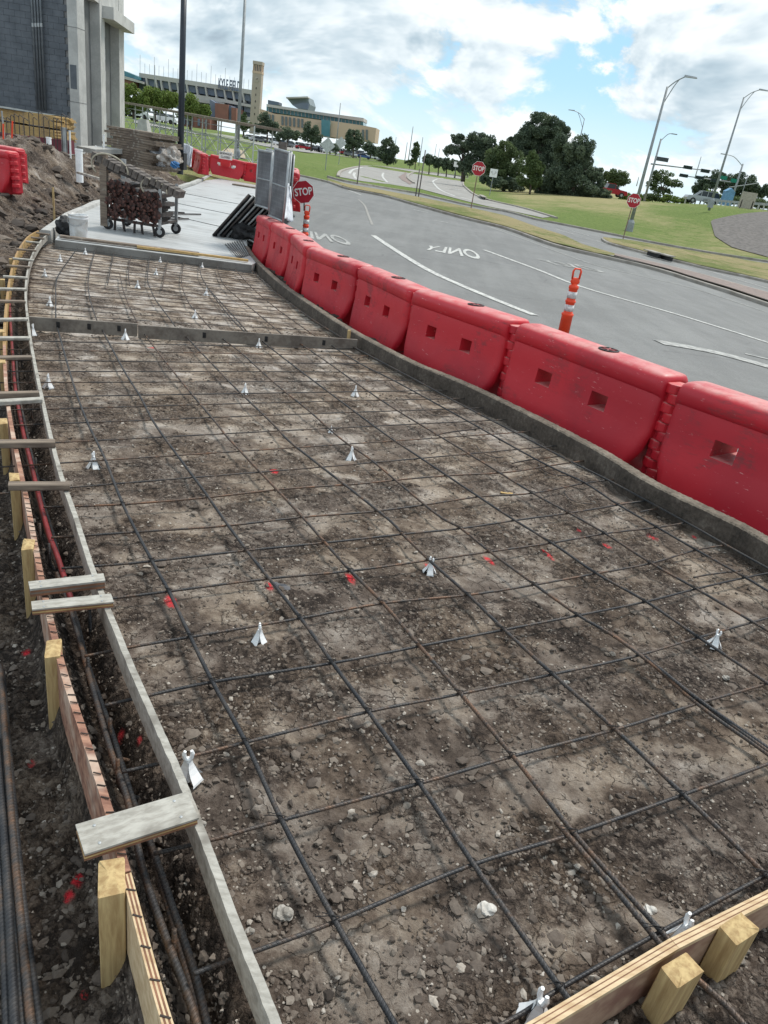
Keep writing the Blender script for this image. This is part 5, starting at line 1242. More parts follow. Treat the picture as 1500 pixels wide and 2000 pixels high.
c = b0+Vector((.55, .35, .16)); me = lumpy(8, .26, .7); me.materials.append(BLACK); tag(link('black_tarp', me, loc=c), 'bundled black plastic under the leaning fence panels', 'tarp')
# standing fence panels behind the barriers
def standing(pa, pb, Ya, Yb, top, label, m=SCREEN):
    a = at(pa[0], pa[1], Ya); b = at(pb[0], pb[1], Yb); u = (b-a); w = u.length; u.normalize(); v = Vector((0, 0, 1)); v = (v-u*u.z).normalized()
    hh = height_to(a, top); return panel('standing_fence_panel', a, u, v, w, hh, m, label, 'fence panel', 'fence panels standing behind the barriers')
standing((526,421), (553,433), 14.4, 13.9, 290, 'tall standing screened fence panel, nearest and largest of the group')
standing((499,400), (525,408), 15.6, 15.1, 293, 'tall standing screened fence panel at the left of the group')
standing((512,404), (530,412), 15.9, 15.5, 291, 'standing screened fence panel between the two large ones')
standing((556,400), (560,414), 17.2, 15.2, 296, 'narrow standing fence panel seen edge-on at the right of the group')
standing((561,396), (566,408), 17.6, 15.8, 302, 'last standing fence panel, half hidden by the white sheet')
a = at(541, 300, 14.6); tag(MB().box((0, 0, .05), (.14, .12, .5)).build('wooden_post_stub', GREYT, loc=a+Vector((0, .5, -.1))), 'grey post stub rising behind the standing fence panels', 'post')
WSHEET = simple('white_sheet', (.72, .74, .78), .6, c2=(.50, .52, .57), scale=5)
def sheet(name, tl, tr, br, bl, m, label, cat, amp=.06, n=16, seed=0):
    mb = []; 
    for i in range(n+1):
        for j in range(n+1):
            s, t = i/n, j/n; p = (tl.lerp(tr, s)).lerp(bl.lerp(br, s), t)
            mb.append(p+Vector((amp*.5*math.sin(9*s+seed), amp*math.sin(11*s+3*t+seed)+amp*.6*math.sin(23*s+seed*2+5*t), amp*.4*math.sin(7*t+5*s))))
    o = mb[0].copy(); M_ = MB().add([p-o for p in mb], [tuple(q) for q in gridfaces(n+1, n+1)]); ob = M_.build(name, m, smooth=True, loc=o)
    md = ob.modifiers.new('s', 'SOLIDIFY'); md.thickness = .012; return tag(ob, label, cat)
sheet('white_sheet', at(560,360,15), at(566,362,15.3), at(571,431,15.0), at(555,428,14.3), WSHEET, 'white plastic sheet hanging behind the standing fence panels', 'plastic sheet', .05)
# ------------------------------------------------------------------ things on the dirt at the left
def zd(p): return float(zdirt(p.x, p.y)[0])
def dpt(px, Y, py=None):
    """point on the dirt in the direction px at distance Y"""
    q = at(px, py or 300, Y); return Vector((q.x, q.y, zd(q)))
def stackof(name, P, ang, L_, Wd, n_layer, per, t, m, label, cat, group, jit=.03, seed=0):
    rg = random.Random(seed); w = Wd/per; ms = [MB().box((0, 0, 0), (L_*rg.uniform(.95, 1.03), w*.985, t*.9)).mesh(name, m if not isinstance(m, list) else m[q % len(m)]) for q in range(4)]
    ON = ['first','second','third','fourth','fifth','sixth','seventh','eighth','ninth','tenth','eleventh','twelfth','thirteenth','fourteenth','fifteenth','sixteenth','seventeenth']
    for k in range(n_layer):
        lj = rg.uniform(-jit, jit)
        for i in range(per):
            o = link(name, ms[rg.randrange(4)]); o.matrix_world = Matrix.Translation(P) @ Matrix.Rotation(ang, 4, 'Z') @ Matrix.Translation((lj+rg.uniform(-jit, jit), (i-per/2+.5)*w+rg.uniform(-.004, .004), t*(k+.5))) @ Matrix.Rotation(rg.uniform(-jit, jit)*.3, 4, 'Z')
            tag(o, label+', '+('' if per == 1 else ['front one', 'second from front', 'third from front', 'back one'][i]+' of the ')+ON[k]+(' from the bottom' if per == 1 else ' layer'), cat, group)
P = at(277, 326, 26.5)
stackof('form_sheet', P, math.radians(-30), 2.2, 1.1, 15, 1, .072, OLDPINE, 'brown weathered board in the stack left of the dark pole', 'form board', 'weathered form boards stacked by the pole', .16, 3)
P = at(235, 342, 24.5); P.z = at(235, 330, 24.5).z
P = at(38, 262, 25.5); stackof('lumber', P, math.radians(-8), 3.2, 1.1, 7, 4, .042, PINE_H, 'yellow plank in the lower bundle', 'lumber', 'lower bundle of yellow planks', .03, 5)
P2 = P+Vector((0, 0, 7*.042+.05)); 
for s in (-1, 0, 1): tag(MB().box((0, 0, 0), (.09, 1.1, .045)).build('spacer', OLDPINE, loc=P+Vector((s*1.1, 0, 7*.042+.023))), ['left', 'middle', 'right'][s+1]+' spacer timber between the two bundles of yellow planks', 'timber')
stackof('lumber', P2, math.radians(-8), 3.2, 1.1, 8, 4, .042, PINE_H, 'yellow plank in the upper bundle', 'lumber', 'upper bundle of yellow planks', .03, 6)
c = P2+Vector((-.1, 0, 8*.042+.02)); q = lambda a, b, z=0: c+Vector((a, b, z))
sheet('grey_tarp', q(-1.7, .6), q(1.5, .6), q(1.1, -.62, -.0), q(-1.7, -.66, -.04), simple('grey_tarp', (.16, .18, .18), .7, c2=(.08, .09, .09)), 'dark grey cover sheet on top of the yellow plank bundles', 'tarp', .03)
MAR = simple('maroon_paint', (.17, .035, .05), .5, var=.3, scale=3)
a = at(-60, 266, 22.5); b = at(141, 288, 22.5)
tag(MB().beam(a, b, .3, .34).build('steel_beam', MAR, org=a, loc=a), 'long maroon steel beam lying below the yellow plank bundles', 'beam')
for k in range(15):
    px = 6+k*9+random.uniform(-2, 2); p = at(px, 284+px*.05, 21.8); h = .75+random.uniform(-.1, .1)
    tag(MB().tube([(0, 0, -.3), (0, 0, h), (.03, 0, h+.04), (.12, 0, h-.02)], .012, 5).build('hooked_bar', DKST, loc=p), 'thin hooked bar before the maroon beam, %s from the left' % ['first','second','third','fourth','fifth','sixth','seventh','eighth','ninth','tenth','eleventh','twelfth','thirteenth','fourteenth','last'][k], 'rebar', 'hooked bars standing in a row')
for px, pb, pt, Y, rr, m, l in [(155,326,291,19.5,.085,WHITEP,'thick white pipe stub standing in the dirt slope'), (97,312,268,20.5,.062,WHITEP,'white pipe standing between the dirt mound and the concrete column'), (126,283,249,22,.075,GALV,'grey capped post at the right end of the maroon beam'), (137,285,255,22,.025,WHITEP,'thin slanting white pipe near the concrete column'), (203,290,262,26,.03,WHITEP,'thin white pipe standing at the dark wall slot'), (187,292,284,26,.02,WHITEP,'short thin white pipe at the foot of the wall')]:
    p = at(px, pb, Y); h = height_to(p, pt); tag(MB().lathe([(rr, -.35), (rr, h-.03), (rr*1.12, h-.03), (rr*1.12, h), (rr*.85, h), (rr*.85, h-.05)], n=14).build('pipe', m, smooth=False, loc=p), l, 'pipe')
for k, (px, py, Y, ln, col) in enumerate([(5,290,19.5,(.06,0,.55),ORANGE),(20,288,19.8,(.10,0,.6),ORANGE),(12,287,20,(-.05,0,.8),GALV),(105,404,15,(0,0,.35),PINE)]):
    p = at(px, py, Y); tag(MB().tube([(0, 0, -.3), ln], .02, 5).build('marker_stake', col, loc=p), ['short orange marker stake by the left picture edge', 'leaning orange marker stake left of the dirt mound', 'thin steel rod among the orange marker stakes', 'short tan marker stake stuck in the dirt slope'][k], 'stake')
a = at(152, 337, 17.5); b = at(197, 350, 17.2); tag(MB().beam(a, b, .09, .04).build('pale_board', WHITEPLY, org=a, loc=a), 'pale board lying on the dirt slope left of the cart', 'board')
a = at(105, 300, 22); b = at(148, 296, 24); tag(MB().beam(a, b, .3, .08).build('pale_board', CONC, org=a, loc=a), 'pale slab of concrete on the dirt at the foot of the column', 'slab')
a = at(168, 293, 25.5); b = at(226, 293, 26.5); tag(MB().beam(a, b, .9, .14).build('footing', CONC, org=a, loc=a), 'low concrete footing at the base of the side wall', 'footing')
for k, (px, py, Y, rr, m, l) in enumerate([(313,305,26,.42,WSHEET,'white plastic heap at the right end of the form panel stack'), (333,309,25.5,.36,simple('brown_bag', (.22, .18, .15), .9, c2=(.4, .38, .36), scale=9),'brown and white bundle beside the dark pole'), (341,322,24.5,.12,simple('blue_wrap', (.02, .13, .32), .5),'small blue wrapped item at the foot of the brown bundle')]):
    p = at(px, py, Y); me = lumpy(20+k, rr, .75, 4, .35); me.materials.append(m); tag(link('plastic_heap', me, loc=p), l, 'bundle')
sheet('plastic_sheet', at(352,282,28), at(378,285,27.6), at(374,325,27.4), at(356,318,27.9), WSHEET, 'white plastic sheet hanging right of the dark pole', 'plastic sheet', .10, seed=2)
sheet('plastic_sheet', at(316,280,31), at(349,281,31), at(350,296,31), at(320,290,31), WSHEET, 'white plastic sheet draped left of the dark pole', 'plastic sheet', .12, seed=4)
p = at(352, 321, 26.5); h = height_to(p, -60); r = empty('dark_pole', p, 0, 'tall dark round pole rising from the dirt out of the top of the picture', 'pole')
MB().tube([(0, 0, -.3), (0, 0, h)], [.105, .085], 16).build('shaft', DARKPOLE, r, True); MB().box((0, 0, .1), (.34, .34, .5)).build('base_cover', BLACK, r)

# ------------------------------------------------------------------ block building at the left
BLOCK = simple('grey_block', (.13, .145, .165), .85, c2=(.095, .108, .125), scale=2.5, kind='pos', bmp=.4, bscale=40)
BLOCKL = simple('light_block', (.30, .31, .32), .85, c2=(.24, .25, .26), scale=2.5, kind='pos')
MORT = simple('mortar', (.27, .27, .27), .95, kind='pos'); MORTD = simple('dark_mortar', (.12, .125, .13), .95, kind='pos')
PANELC = m_conc('grey_concrete_panel', (.17, .175, .175), (.12, .125, .125), sc=1.5, grain=14.)
PALEC = m_conc('pale_concrete', (.50, .50, .48), (.38, .38, .365), sc=1.5, grain=14.)
YB = 31.0; g0 = at(145, 290, YB); zb = g0.z-.3; x0w = at(-35, 270, YB).x; TOPZ = zb+14
bld = empty('block_building', (g0.x, YB, zb), 0, 'dark concrete-block building with pale columns at the upper left', 'building')
O = bld.location.copy()
MB().box(((x0w+g0.x)/2-g0.x, .12, 7), (g0.x-x0w, .2, 14)).build('wall_backing', MORT, bld)
bm_ = MB().box((0, 0, 0), (.398, .05, .195)).mesh('block', BLOCK); hb = MB().box((0, 0, 0), (.195, .05, .195)).mesh('block', BLOCK)
nb = int((g0.x-x0w)/.406); n = 0
for rr in range(36):
    for c_ in range(nb+1):
        off = .203 if rr % 2 else 0; xx = -.2-off-c_*.406+.0; zz = .3+.1+rr*.203
        if n > 292: break
        if project((g0.x+xx+.2, YB, zb+zz))[0] < 0 or project((g0.x+xx, YB, zb+zz))[1] < -12: continue
        o = link('block', bm_, bld, (xx, -.003+RNG.uniform(-.002, .002), zz)); n += 1
print('blocks', n)
# conduits
for k in range(4):
    a = at(73.5+k*5.3, 214, YB-.12); b = at(66.5+k*4.8, -40, YB-.12)
    r = empty('conduit', Vector((a.x, YB-.14, a.z)), 0, ['leftmost', 'second', 'third', 'rightmost'][k]+' of four grey conduits running up the block wall', 'conduit', 'four conduits on the block wall')
    h = 7.5; MB().tube([(0, 0, 0), (0, 0, h)], .038, 8).build('pipe_run', simple('conduit_grey', (.17, .19, .21), .5, .2), r, True); MB().lathe([(.048, -.06), (.048, .06)], (0, 0, 2.72), 8).build('coupling', GALV, r)
# corner column
cw = .36; cx = g0.x+cw/2
MB().box((cw/2+.0, .10, 7), (cw, .62, 14)).build('corner_column', PALEC, bld); MB().box((cw/2-.02, -.212, 2.72), (cw-.12, .01, .78)).build('dark_patch', BLOCK, bld)
for z in (1.9, 4.3, 6.8): MB().box((cw/2, .10, z), (cw+.012, .632, .02)).build('form_joint', simple('joint_dark', (.2, .2, .2), .9), bld)
# side wall running away
Pa = Vector((g0.x+cw, YB+.3, 0)); q = at(237, 262, 38.); Pb = Vector((q.x, q.y, 0)); wd = (Pb-Pa).normalized(); wn = Vector((wd.y, -wd.x, 0))
if wn.x < 0: wn = -wn
def wall_s(px, py=150):
    dd = ray(px, py); den = dd[0]*wd.y-dd[1]*wd.x; t = (Pa.x*wd.y-Pa.y*wd.x)/den; return (Vector((dd[0]*t, dd[1]*t, 0))-Pa).dot(wd), EYE+dd[2]*t
def seg(name, pa, pb, off, m, z0=0., z1=14., py=150, th=.4):
    a, b = wall_s(pa, py)[0], wall_s(pb, py)[0]; A = Pa+wd*a+wn*(off-th/2); B = Pa+wd*b+wn*(off-th/2)
    mb = MB(); mb.beam(Vector((A.x, A.y, zb+(z0+z1)/2)), Vector((B.x, B.y, zb+(z0+z1)/2)), th, z1-z0); return mb.build(name, m, bld, org=O)
seg('concrete_panel', 166.2, 191, -.25, PANELC); seg('pilaster', 191, 200, .12, PALEC); sp = seg('light_block_wall', 200, 213, -.18, BLOCKL); seg('concrete_panel', 213, 229, -.25, PANELC); seg('pilaster', 228, 237.5, .12, PALEC)
sA = wall_s(200)[0]; sB = wall_s(213)[0]
cl = MB().box((0, 0, 0), ((sB-sA)/4-.03, .04, .37)).mesh('block', BLOCKL)
for rr in range(22):
    for c_ in range(4):
        s = sA+(sB-sA)*(c_+.5)/4+(.2 if rr % 2 else 0)-.1; P = Pa+wd*s+wn*(-.165); o = link('block', cl, bld, (P.x-O.x, P.y-O.y, .3+rr*.40)); o.rotation_euler = (0, 0, math.atan2(wd.y, wd.x))
seg('dark_slot', 202.0, 207.5, -.12, BLACK, .2, 3.6, 240, .1)
z1 = wall_s(237, 62)[1]-zb; z2 = wall_s(237, 41)[1]-zb; print('cornice', z1, z2)
sa, sb = wall_s(196)[0], wall_s(237.5)[0]+.12; A = Pa+wd*sa+wn*.25; B = Pa+wd*sb+wn*.25; zm = zb+(z1+z2)/2
MB().beam(Vector((A.x, A.y, zm)), Vector((B.x, B.y, zm)), .6, z2-z1).build('cornice_beam', PALEC, bld, org=O); seg('upper_wall', 166.5, 236, .10, PALEC, z2, 18, 10, .5)

# ------------------------------------------------------------------ scaffold, poles and signs behind
scaf = empty('scaffold', at(247, 266, 62), 0, 'long grey scaffold canopy with plank deck behind the far red barriers', 'scaffold'); SO = scaf.location.copy()
A0 = at(243, 268, 62); A1 = at(492, 334, 47); TH = height_to(A0, 200); TH2 = height_to(A1, 246); dv = Vector((.6, 2.2, 0)); nb_ = 9
for row in range(2):
    for k in range(nb_+1):
        p = A0.lerp(A1, k/nb_)+dv*row; h = TH+(TH2-TH)*k/nb_
        MB().tube([p-SO-Vector((0, 0, .4)), p-SO+Vector((0, 0, h))], .045, 6).build('upright', simple('pale_steel', (.55, .57, .57), .5, .2), scaf)
        if k < nb_:
            q = A0.lerp(A1, (k+1)/nb_)+dv*row; h2 = TH+(TH2-TH)*(k+1)/nb_
            MB().tube([p-SO+Vector((0, 0, .25)), q-SO+Vector((0, 0, h2-.9))], .018, 5).build('cross_brace', GALV, scaf); MB().tube([q-SO+Vector((0, 0, .25)), p-SO+Vector((0, 0, h-.9))], .018, 5).build('cross_brace', GALV, scaf)
            MB().tube([p-SO+Vector((0, 0, h-1.0)), q-SO+Vector((0, 0, h2-1.0))], .024, 5).build('ledger', GALV, scaf)
            if row == 0: MB().beam(p-SO+Vector((0, 0, h))+dv*.5, q-SO+Vector((0, 0, h2))+dv*.5, 2.4, .14).build('deck_plank', OLDPINE, scaf)
for k in range(nb_+1):
    p = A0.lerp(A1, k/nb_)-SO; h = TH+(TH2-TH)*k/nb_
    for z in (.5, 1.1, h-.35): MB().tube([p+Vector((0, 0, z)), p+dv+Vector((0, 0, z))], .02, 5).build('rung', GALV, scaf)
p = at(281, 287, 44); mb = MB(); a, b, h = .48, .2, height_to(p, 233)
mb.add([(-a, -a, 0), (a, -a, 0), (a, a, 0), (-a, a, 0), (-b, -b, h), (b, -b, h), (b, b, h), (-b, b, h)], [(3, 2, 1, 0), (4, 5, 6, 7), (0, 1, 5, 4), (1, 2, 6, 5), (2, 3, 7, 6), (3, 0, 4, 7)]); tag(mb.build('concrete_pylon', CONC, loc=p), 'tapering concrete block behind the brown form panels', 'concrete block')
def pole(name, px, py, Y, top, r0, r1, label, cat='pole', m=GREYPOLE, base=True, n=8, grp=None):
    p = at(px, py, Y); t = height_to(p, top); r = empty(name, p, 0, label, cat, grp); MB().tube([(0, 0, -.6), (0, 0, t)], [r0, r1], n).build('shaft', m, r, True)
    if base: MB().lathe([(r0*2, -.2), (r0*1.8, .25), (r0*1.1, .45)], n=n).build('base', m, r)
    return r, t
pole('light_pole', 463, 303, 58, -40, .13, .09, 'tall slim light pole rising behind the scaffold out of the picture top')
def diamond(px, py, Y, ptop, w, label):
    p = ground(px, py); p = at(px, py, Y); h = height_to(p, ptop); r = empty('diamond_sign', p, 0, label, 'road sign'); MB().tube([(0, .03, -.3), (0, .03, h+w*.4)], .04, 6).build('post', GREYPOLE, r)
    R = w*.72; MB().prism([Vector((R*c, -.02, h+R*s)) for c, s in ((1, 0), (0, 1), (-1, 0), (0, -1))], (0, .03, 0)).build('sign_back', simple('sign_back_grey', (.52, .54, .55), .5), r)
diamond(635, 335, 75, 284, .95, 'grey back of a diamond road sign on the lawn, larger one'); diamond(662, 316, 98, 279, .95, 'grey back of a diamond road sign on the lawn, farther smaller one')
for px, py, Y, top, l in [(697,364,66,303,'plain grey sign post on the near grass verge'), (819,373,62,293,'dark post beside the curved road, right one of two'), (814,368,64,330,'short pale post left of the dark one by the curved road')]: pole('sign_post', px, py, Y, top, .045, .045, l, 'post', simple('brown_post', (.16, .14, .13), .7), False)
p = at(827, 291, 62); 
def square_sign(px, py, Y, pt, w, label, arrows=False):
    p = at(px, py, Y); h = height_to(p, pt); r = empty('square_sign', p, 0, label, 'road sign'); MB().tube([(0, .03, -.3), (0, .03, h)], .035, 6).build('post', GREYPOLE, r)
    MB().box((0, 0, h), (w, .02, w)).build('sign_plate', SIGNWHITE, r)
    if arrows:
        for s in (-1, 1): MB().beam((s*w*.06, -.014, h-w*.18), (s*w*.32, -.014, h+w*.16), .01, w*.12, (0, 1, 0)).beam((s*w*.32, -.014, h+w*.16), (s*w*.14, -.014, h+w*.2), .01, w*.08, (0, 1, 0)).build('arrow_mark', BLACK, r)
square_sign(957, 376, 82, 338, .75, 'white square sign with two black arrow marks beside the oak grove', True)
square_sign(887, 345, 140, 321, .8, 'small white sign in front of the row of young trees')
# street lamps
def street_lamp(px, py, Y, jy, ex, ey, label, r0=.16, m=GREYPOLE, two=True):
    """shaft from (px,py) up to image row jy, arm reaching the lamp head seen at (ex,ey)"""
    p = at(px, py, Y); h = height_to(p, jy); r = empty('street_lamp', p, 0, label, 'street lamp'); e = at(ex, ey, Y)-p; j = Vector((0, 0, h))
    MB().tube([(0, 0, -.6), j+Vector((0, 0, .3))], [r0, r0*.5], 10).build('shaft', m, r, True); MB().lathe([(r0*2.2, -.3), (r0*1.9, .5), (r0*1.15, .7)], n=8).build('base', m, r)
    A = bez([j+Vector((0, 0, .2)), j.lerp(e, .45)+Vector((0, 0, abs(e.x)*.18)), e], 6); MB().tube(A, .045, 6).build('arm', m, r, True)
    if two: MB().tube(bez([j-Vector((0, 0, .9)), j.lerp(e, .4)+Vector((0, 0, -.1)), A[8]], 5), .035, 6).build('lower_arm', m, r, True)
    s = 1 if e.x > 0 else -1; MB().add([(e.x-s*.1, -.15, e.z-.06), (e.x+s*.85, -.12, e.z-.05), (e.x+s*.85, .12, e.z-.05), (e.x-s*.1, .15, e.z-.06), (e.x-s*.1, -.08, e.z+.08), (e.x+s*.8, -.06, e.z+.05), (e.x+s*.8, .06, e.z+.05), (e.x-s*.1, .08, e.z+.08)], [(0, 1, 2, 3), (7, 6, 5, 4), (0, 4, 5, 1), (1, 5, 6, 2), (2, 6, 7, 3), (3, 7, 4, 0)]).build('lamp_head', m, r)
    return r, h
street_lamp(1229, 447, 66, 178, 1340, 149, 'tall grey street lamp right behind the stop sign, nearest one')
street_lamp(1388, 400, 92, 196, 1485, 175, 'tall grey street lamp standing at the guardrail', .15)
street_lamp(1126, 300, 125, 236, 1121, 216, 'street lamp head rising above the oak grove', .11)
# traffic signals
DG = simple('signal_green', (.01, .035, .03), .5); GS = simple('street_sign_green', (.0, .20, .13), .5)
def mast(px, py, Y, jy, arm0, arm1, sigs, label, lum=None, boards=(), greens=()):
    p = at(px, py, Y); h = height_to(p, jy); r = empty('traffic_signal_mast', p, 0, label, 'traffic light'); MB().tube([(0, 0, -.5), (0, 0, h)], [.19, .12], 10).build('shaft', GREYPOLE, r, True)
    a = at(*arm0, Y)-p; b = at(*arm1, Y)-p; MB().tube([a, b], [.10, .06], 8).build('mast_arm', GREYPOLE, r, True)
    for sx, sy in sigs:
        c = at(sx, sy, Y)-p; sg = MB().box((c.x, -.1, c.z), (1.25, .3, .46)).build('signal_head', DG, r)
        for k in range(3): MB().lathe([(.13, -.30), (.14, -.12)], (c.x-.38+k*.38, 0, c.z), 8, 'y').build('lens_hood', BLACK, sg)
    for bx, by, w, hh in boards:
        c = at(bx, by, Y)-p; MB().box((c.x, -.05, c.z), (w, .08, hh)).build('sign_board', simple('dark_board', (.06, .07, .08), .6), r)
    for bx, by, w, hh in greens:
        c = at(bx, by, Y)-p; MB().box((c.x, -.05, c.z), (w, .06, hh)).build('street_name_plate', GS, r)
    if lum:
        e = at(*lum, Y)-p; A = bez([Vector((0, 0, h-.3)), Vector((e.x*.5, 0, (h+e.z)/2+.3)), e], 5); MB().tube(A, .05, 6).build('lamp_arm', GREYPOLE, r, True); MB().box((e.x, 0, e.z), (.8, .25, .12)).build('lamp_head', GREYPOLE, r)
mast(1256, 400, 122, 271, (1271,320), (1406,336), [(1343,327),(1377,334)], 'traffic signal mast left of the open oak with a dark sign board', (1317,262), [(1292,311,2.0,.55)])
mast(1424, 405, 128, 320, (1428,356), (1326,342), [(1335,343),(1366,347),(1396,353)], 'traffic signal mast behind the guardrail with green name plates', (1413,301), [], [(1412,347,1.3,.5),(1434,353,1.1,.55)])
pole('thin_mast', 1447, 385, 135, 342, .08, .06, 'thin pale mast at the right picture edge', 'pole', base=False)
a = at(1424, 366, 135); b = at(1480, 358, 135); tag(MB().tube([a-a, b-a], .08, 6).build('mast_arm_piece', GREYPOLE, loc=a), 'pale arm reaching right behind the guardrail', 'pole')
for k, (px, py, Y, top) in enumerate([(655,300,240,201),(302,180,260,127),(796,324,260,247),(803,322,300,283),(768,312,300,268),(790,318,300,278),(845,330,420,281),(852,332,420,290),(818,322,300,268),(1358,345,300,306),(1244,360,300,345)]):
    pole('distant_pole', px, py, Y, top, .17, .12, ['distant light pole in front of the tan building','distant light pole above the stadium roofline','tall distant pole right of the young tree','thin distant pole near the avenue','thin distant pole left of the avenue','second thin distant pole left of the avenue','distant floodlight mast over the avenue','second floodlight mast over the avenue','thin distant pole beside the avenue','far mast seen between the two signal arms','far mast above the hedge on the hill'][k], 'pole', base=False, n=6)
# guardrail
gp = [at(a, b, Y) for a, b, Y in [(1337,398,124),(1365,400,121),(1395,402,117),(1425,405,113),(1455,408,109),(1485,410,106),(1530,415,101)]]
r = empty('guardrail', gp[0], 0, 'grey steel guardrail on white posts along the hill crest at right', 'guardrail'); G0 = gp[0]; q = resample(gp, 22)
for p in q: MB().box(p-G0+Vector((0, 0, .35)), (.16, .16, 1.0)).build('post', simple('rail_post', (.5, .5, .48), .8), r)
for k in range(21): MB().beam(q[k]-G0+Vector((0, -.1, .72)), q[k+1]-G0+Vector((0, -.1, .72)), .06, .30).build('rail', GALV, r)
p = at(1455, 408, 104); MB_ = MB().box((0, 0, 1.0), (1.9, .12, 1.9)).box((-.7, 0, .2), (.12, .12, 1.6)).box((.7, 0, .2), (.12, .12, 1.6)).build('notice_board', simple('tan_board', (.42, .38, .32), .8), loc=p); tag(MB_, 'pale tan board standing by the guardrail', 'board')
p = at(1416, 401, 118); tag(MB().box((0, 0, .9), (1.3, 1.2, 1.8)).prism([Vector((-.7, -.65, 1.8)), Vector((.7, -.65, 1.8)), Vector((0, -.65, 2.3))], (0, 1.3, 0)).build('blue_shed', simple('pale_blue', (.16, .33, .52), .6), loc=p), 'small blue gabled booth behind the guardrail', 'booth')
# ------------------------------------------------------------------ trees
def m_leaf(name, c1, c2):
    def fn(t, b):
        a = N(t, 'ShaderNodeAttribute', attribute_name='tone').outputs['Fac']; L(t, mixc(t, a, c1, c2), b.inputs['Base Color']); b.inputs['Roughness'].default_value = .6; b.inputs['Specular IOR Level'].default_value = .3
        tr = N(t, 'ShaderNodeBsdfTranslucent'); L(t, mixc(t, a, c1, c2), tr.inputs[0]); mx = N(t, 'ShaderNodeMixShader'); mx.inputs[0].default_value = .25
        o = [n for n in t.nodes if n.type == 'OUTPUT_MATERIAL'][0]; L(t, b.outputs[0], mx.inputs[1]); L(t, tr.outputs[0], mx.inputs[2]); L(t, mx.outputs[0], o.inputs[0])
    return mat(name, fn)
OAK = m_leaf('oak_leaves', (.050, .078, .056), (.17, .215, .135)); LIGHTL = m_leaf('bright_leaves', (.09, .14, .03), (.24, .31, .075)); MIDL = m_leaf('mid_leaves', (.055, .085, .04), (.16, .21, .085)); BARK = simple('bark', (.10, .08, .065), .95, var=.5, scale=3)
def crown(blobs, Y, m, root, dens=1., lsz=3.6, seed=0):
    rg = np.random.default_rng(seed); V = []; T = []
    for (cx, cy, rx, ry) in blobs:
        c = at(cx, cy, Y); k = pm(c); Rx, Rz = rx/k, ry/k; Ry = Rx*.8; nsub = 16; c = np.array(c)+np.array([0, rg.uniform(-.3, .3)*Rx, 0])
        sd = rg.normal(size=(nsub, 3)); sd /= np.linalg.norm(sd, axis=1)[:, None]; sd *= rg.uniform(.45, .86, (nsub, 1)); sc = c+sd*np.array([Rx, Ry, Rz]); sr = rg.uniform(.24, .42, nsub); stn = rg.uniform(-.3, .3, nsub)
        n = int(dens*58*rx*ry/ (lsz*lsz)*1.7)+80; i = rg.integers(0, nsub, n); d = rg.normal(size=(n, 3)); d /= np.linalg.norm(d, axis=1)[:, None]; rad = rg.uniform(.6, 1.12, (n, 1))
        P = sc[i]+d*rad*sr[i][:, None]*np.array([Rx, Ry, Rz]); s = lsz/k*rg.uniform(.5, 1.25, n)*.5
        a = rg.normal(size=(n, 3)); a /= np.linalg.norm(a, axis=1)[:, None]; b = np.cross(a, rg.normal(size=(n, 3))); b /= np.linalg.norm(b, axis=1)[:, None]
        a = a*s[:, None]; b = b*(s*.7)[:, None]; V.append(np.stack([P-a, P-b, P+a, P+b], 1).reshape(-1, 3)); T.append(np.repeat(np.clip(.5+stn[i]+rg.uniform(-.25, .25, n), 0, 1), 4))
    V = np.concatenate(V)-np.array(root.location); T = np.concatenate(T); return link('crown', npmesh('crown', V, np.arange(len(V)).reshape(-1, 4), m, False, {'tone': T}), root)
def tree(name, px, py, Y, blobs, m, label, tr=.3, cat='tree', grp=None, dens=1., lsz=3.4, seed=0):
    p = at(px, py, Y); root = empty(name, p, 0, label, cat, grp); crown(blobs, Y, m, root, dens, lsz, seed or int(px))
    mb = MB(); cm = at(*blobs[0][:2], Y)-p; fork = cm*.35; fork.z = cm.z*.4
    mb.tube(bez([Vector((0, 0, -.5)), fork*.5, fork], 3), [tr*.7*(1-.05*i) for i in range(7)], 8); root_t = mb.build('trunk', BARK, root, True)
    for b in blobs[:6]:
        e = at(b[0], b[1], Y)-p; MB().tube(bez([fork*.95, fork.lerp(e, .5)+Vector((0, .2, .3)), e], 3), [tr*.34, tr*.3, tr*.26, tr*.2, tr*.15, tr*.1, tr*.05], 6).build('limb', BARK, root, True)
    return root
tree('street_tree', 262, 240, 105, [(258,190,26,28),(245,205,18,20),(272,200,20,22)], LIGHTL, 'bright green tree beside the block building', seed=1)
tree('street_tree', 302, 238, 105, [(303,186,24,22),(290,200,22,22),(318,200,22,22),(333,196,18,18)], LIGHTL, 'bright green round tree left of the dark pole', seed=2)
tree('street_tree', 372, 245, 105, [(375,206,22,19),(362,214,20,18),(392,212,20,16),(404,216,10,10)], LIGHTL, 'bright green tree right of the dark pole', seed=3)
tree('small_tree', 476, 262, 180, [(474,236,12,14),(478,246,14,12)], MIDL, 'small grey-green tree left of the clock tower', seed=4)
tree('lawn_tree', 522, 272, 190, [(522,238,18,18),(512,250,16,14),(535,250,16,14)], OAK, 'dark round tree at the foot of the clock tower', seed=5)
tree('lawn_tree', 562, 278, 200, [(560,262,22,12),(578,266,14,10),(548,268,14,9)], OAK, 'low dark tree between the clock tower and the tan building', seed=6)
tree('lawn_tree', 608, 291, 190, [(608,252,16,20),(600,266,13,14),(618,266,13,13)], OAK, 'dark tree in front of the blue glass bay', seed=7)
tree('lawn_tree', 690, 304, 190, [(690,268,16,18),(681,282,12,14),(700,280,12,13)], OAK, 'dark tree before the right end of the tan building', seed=8)
tree('lawn_tree', 645, 297, 230, [(640,285,16,8),(655,288,14,8)], OAK, 'low dark tree beside the larger diamond sign', seed=9)
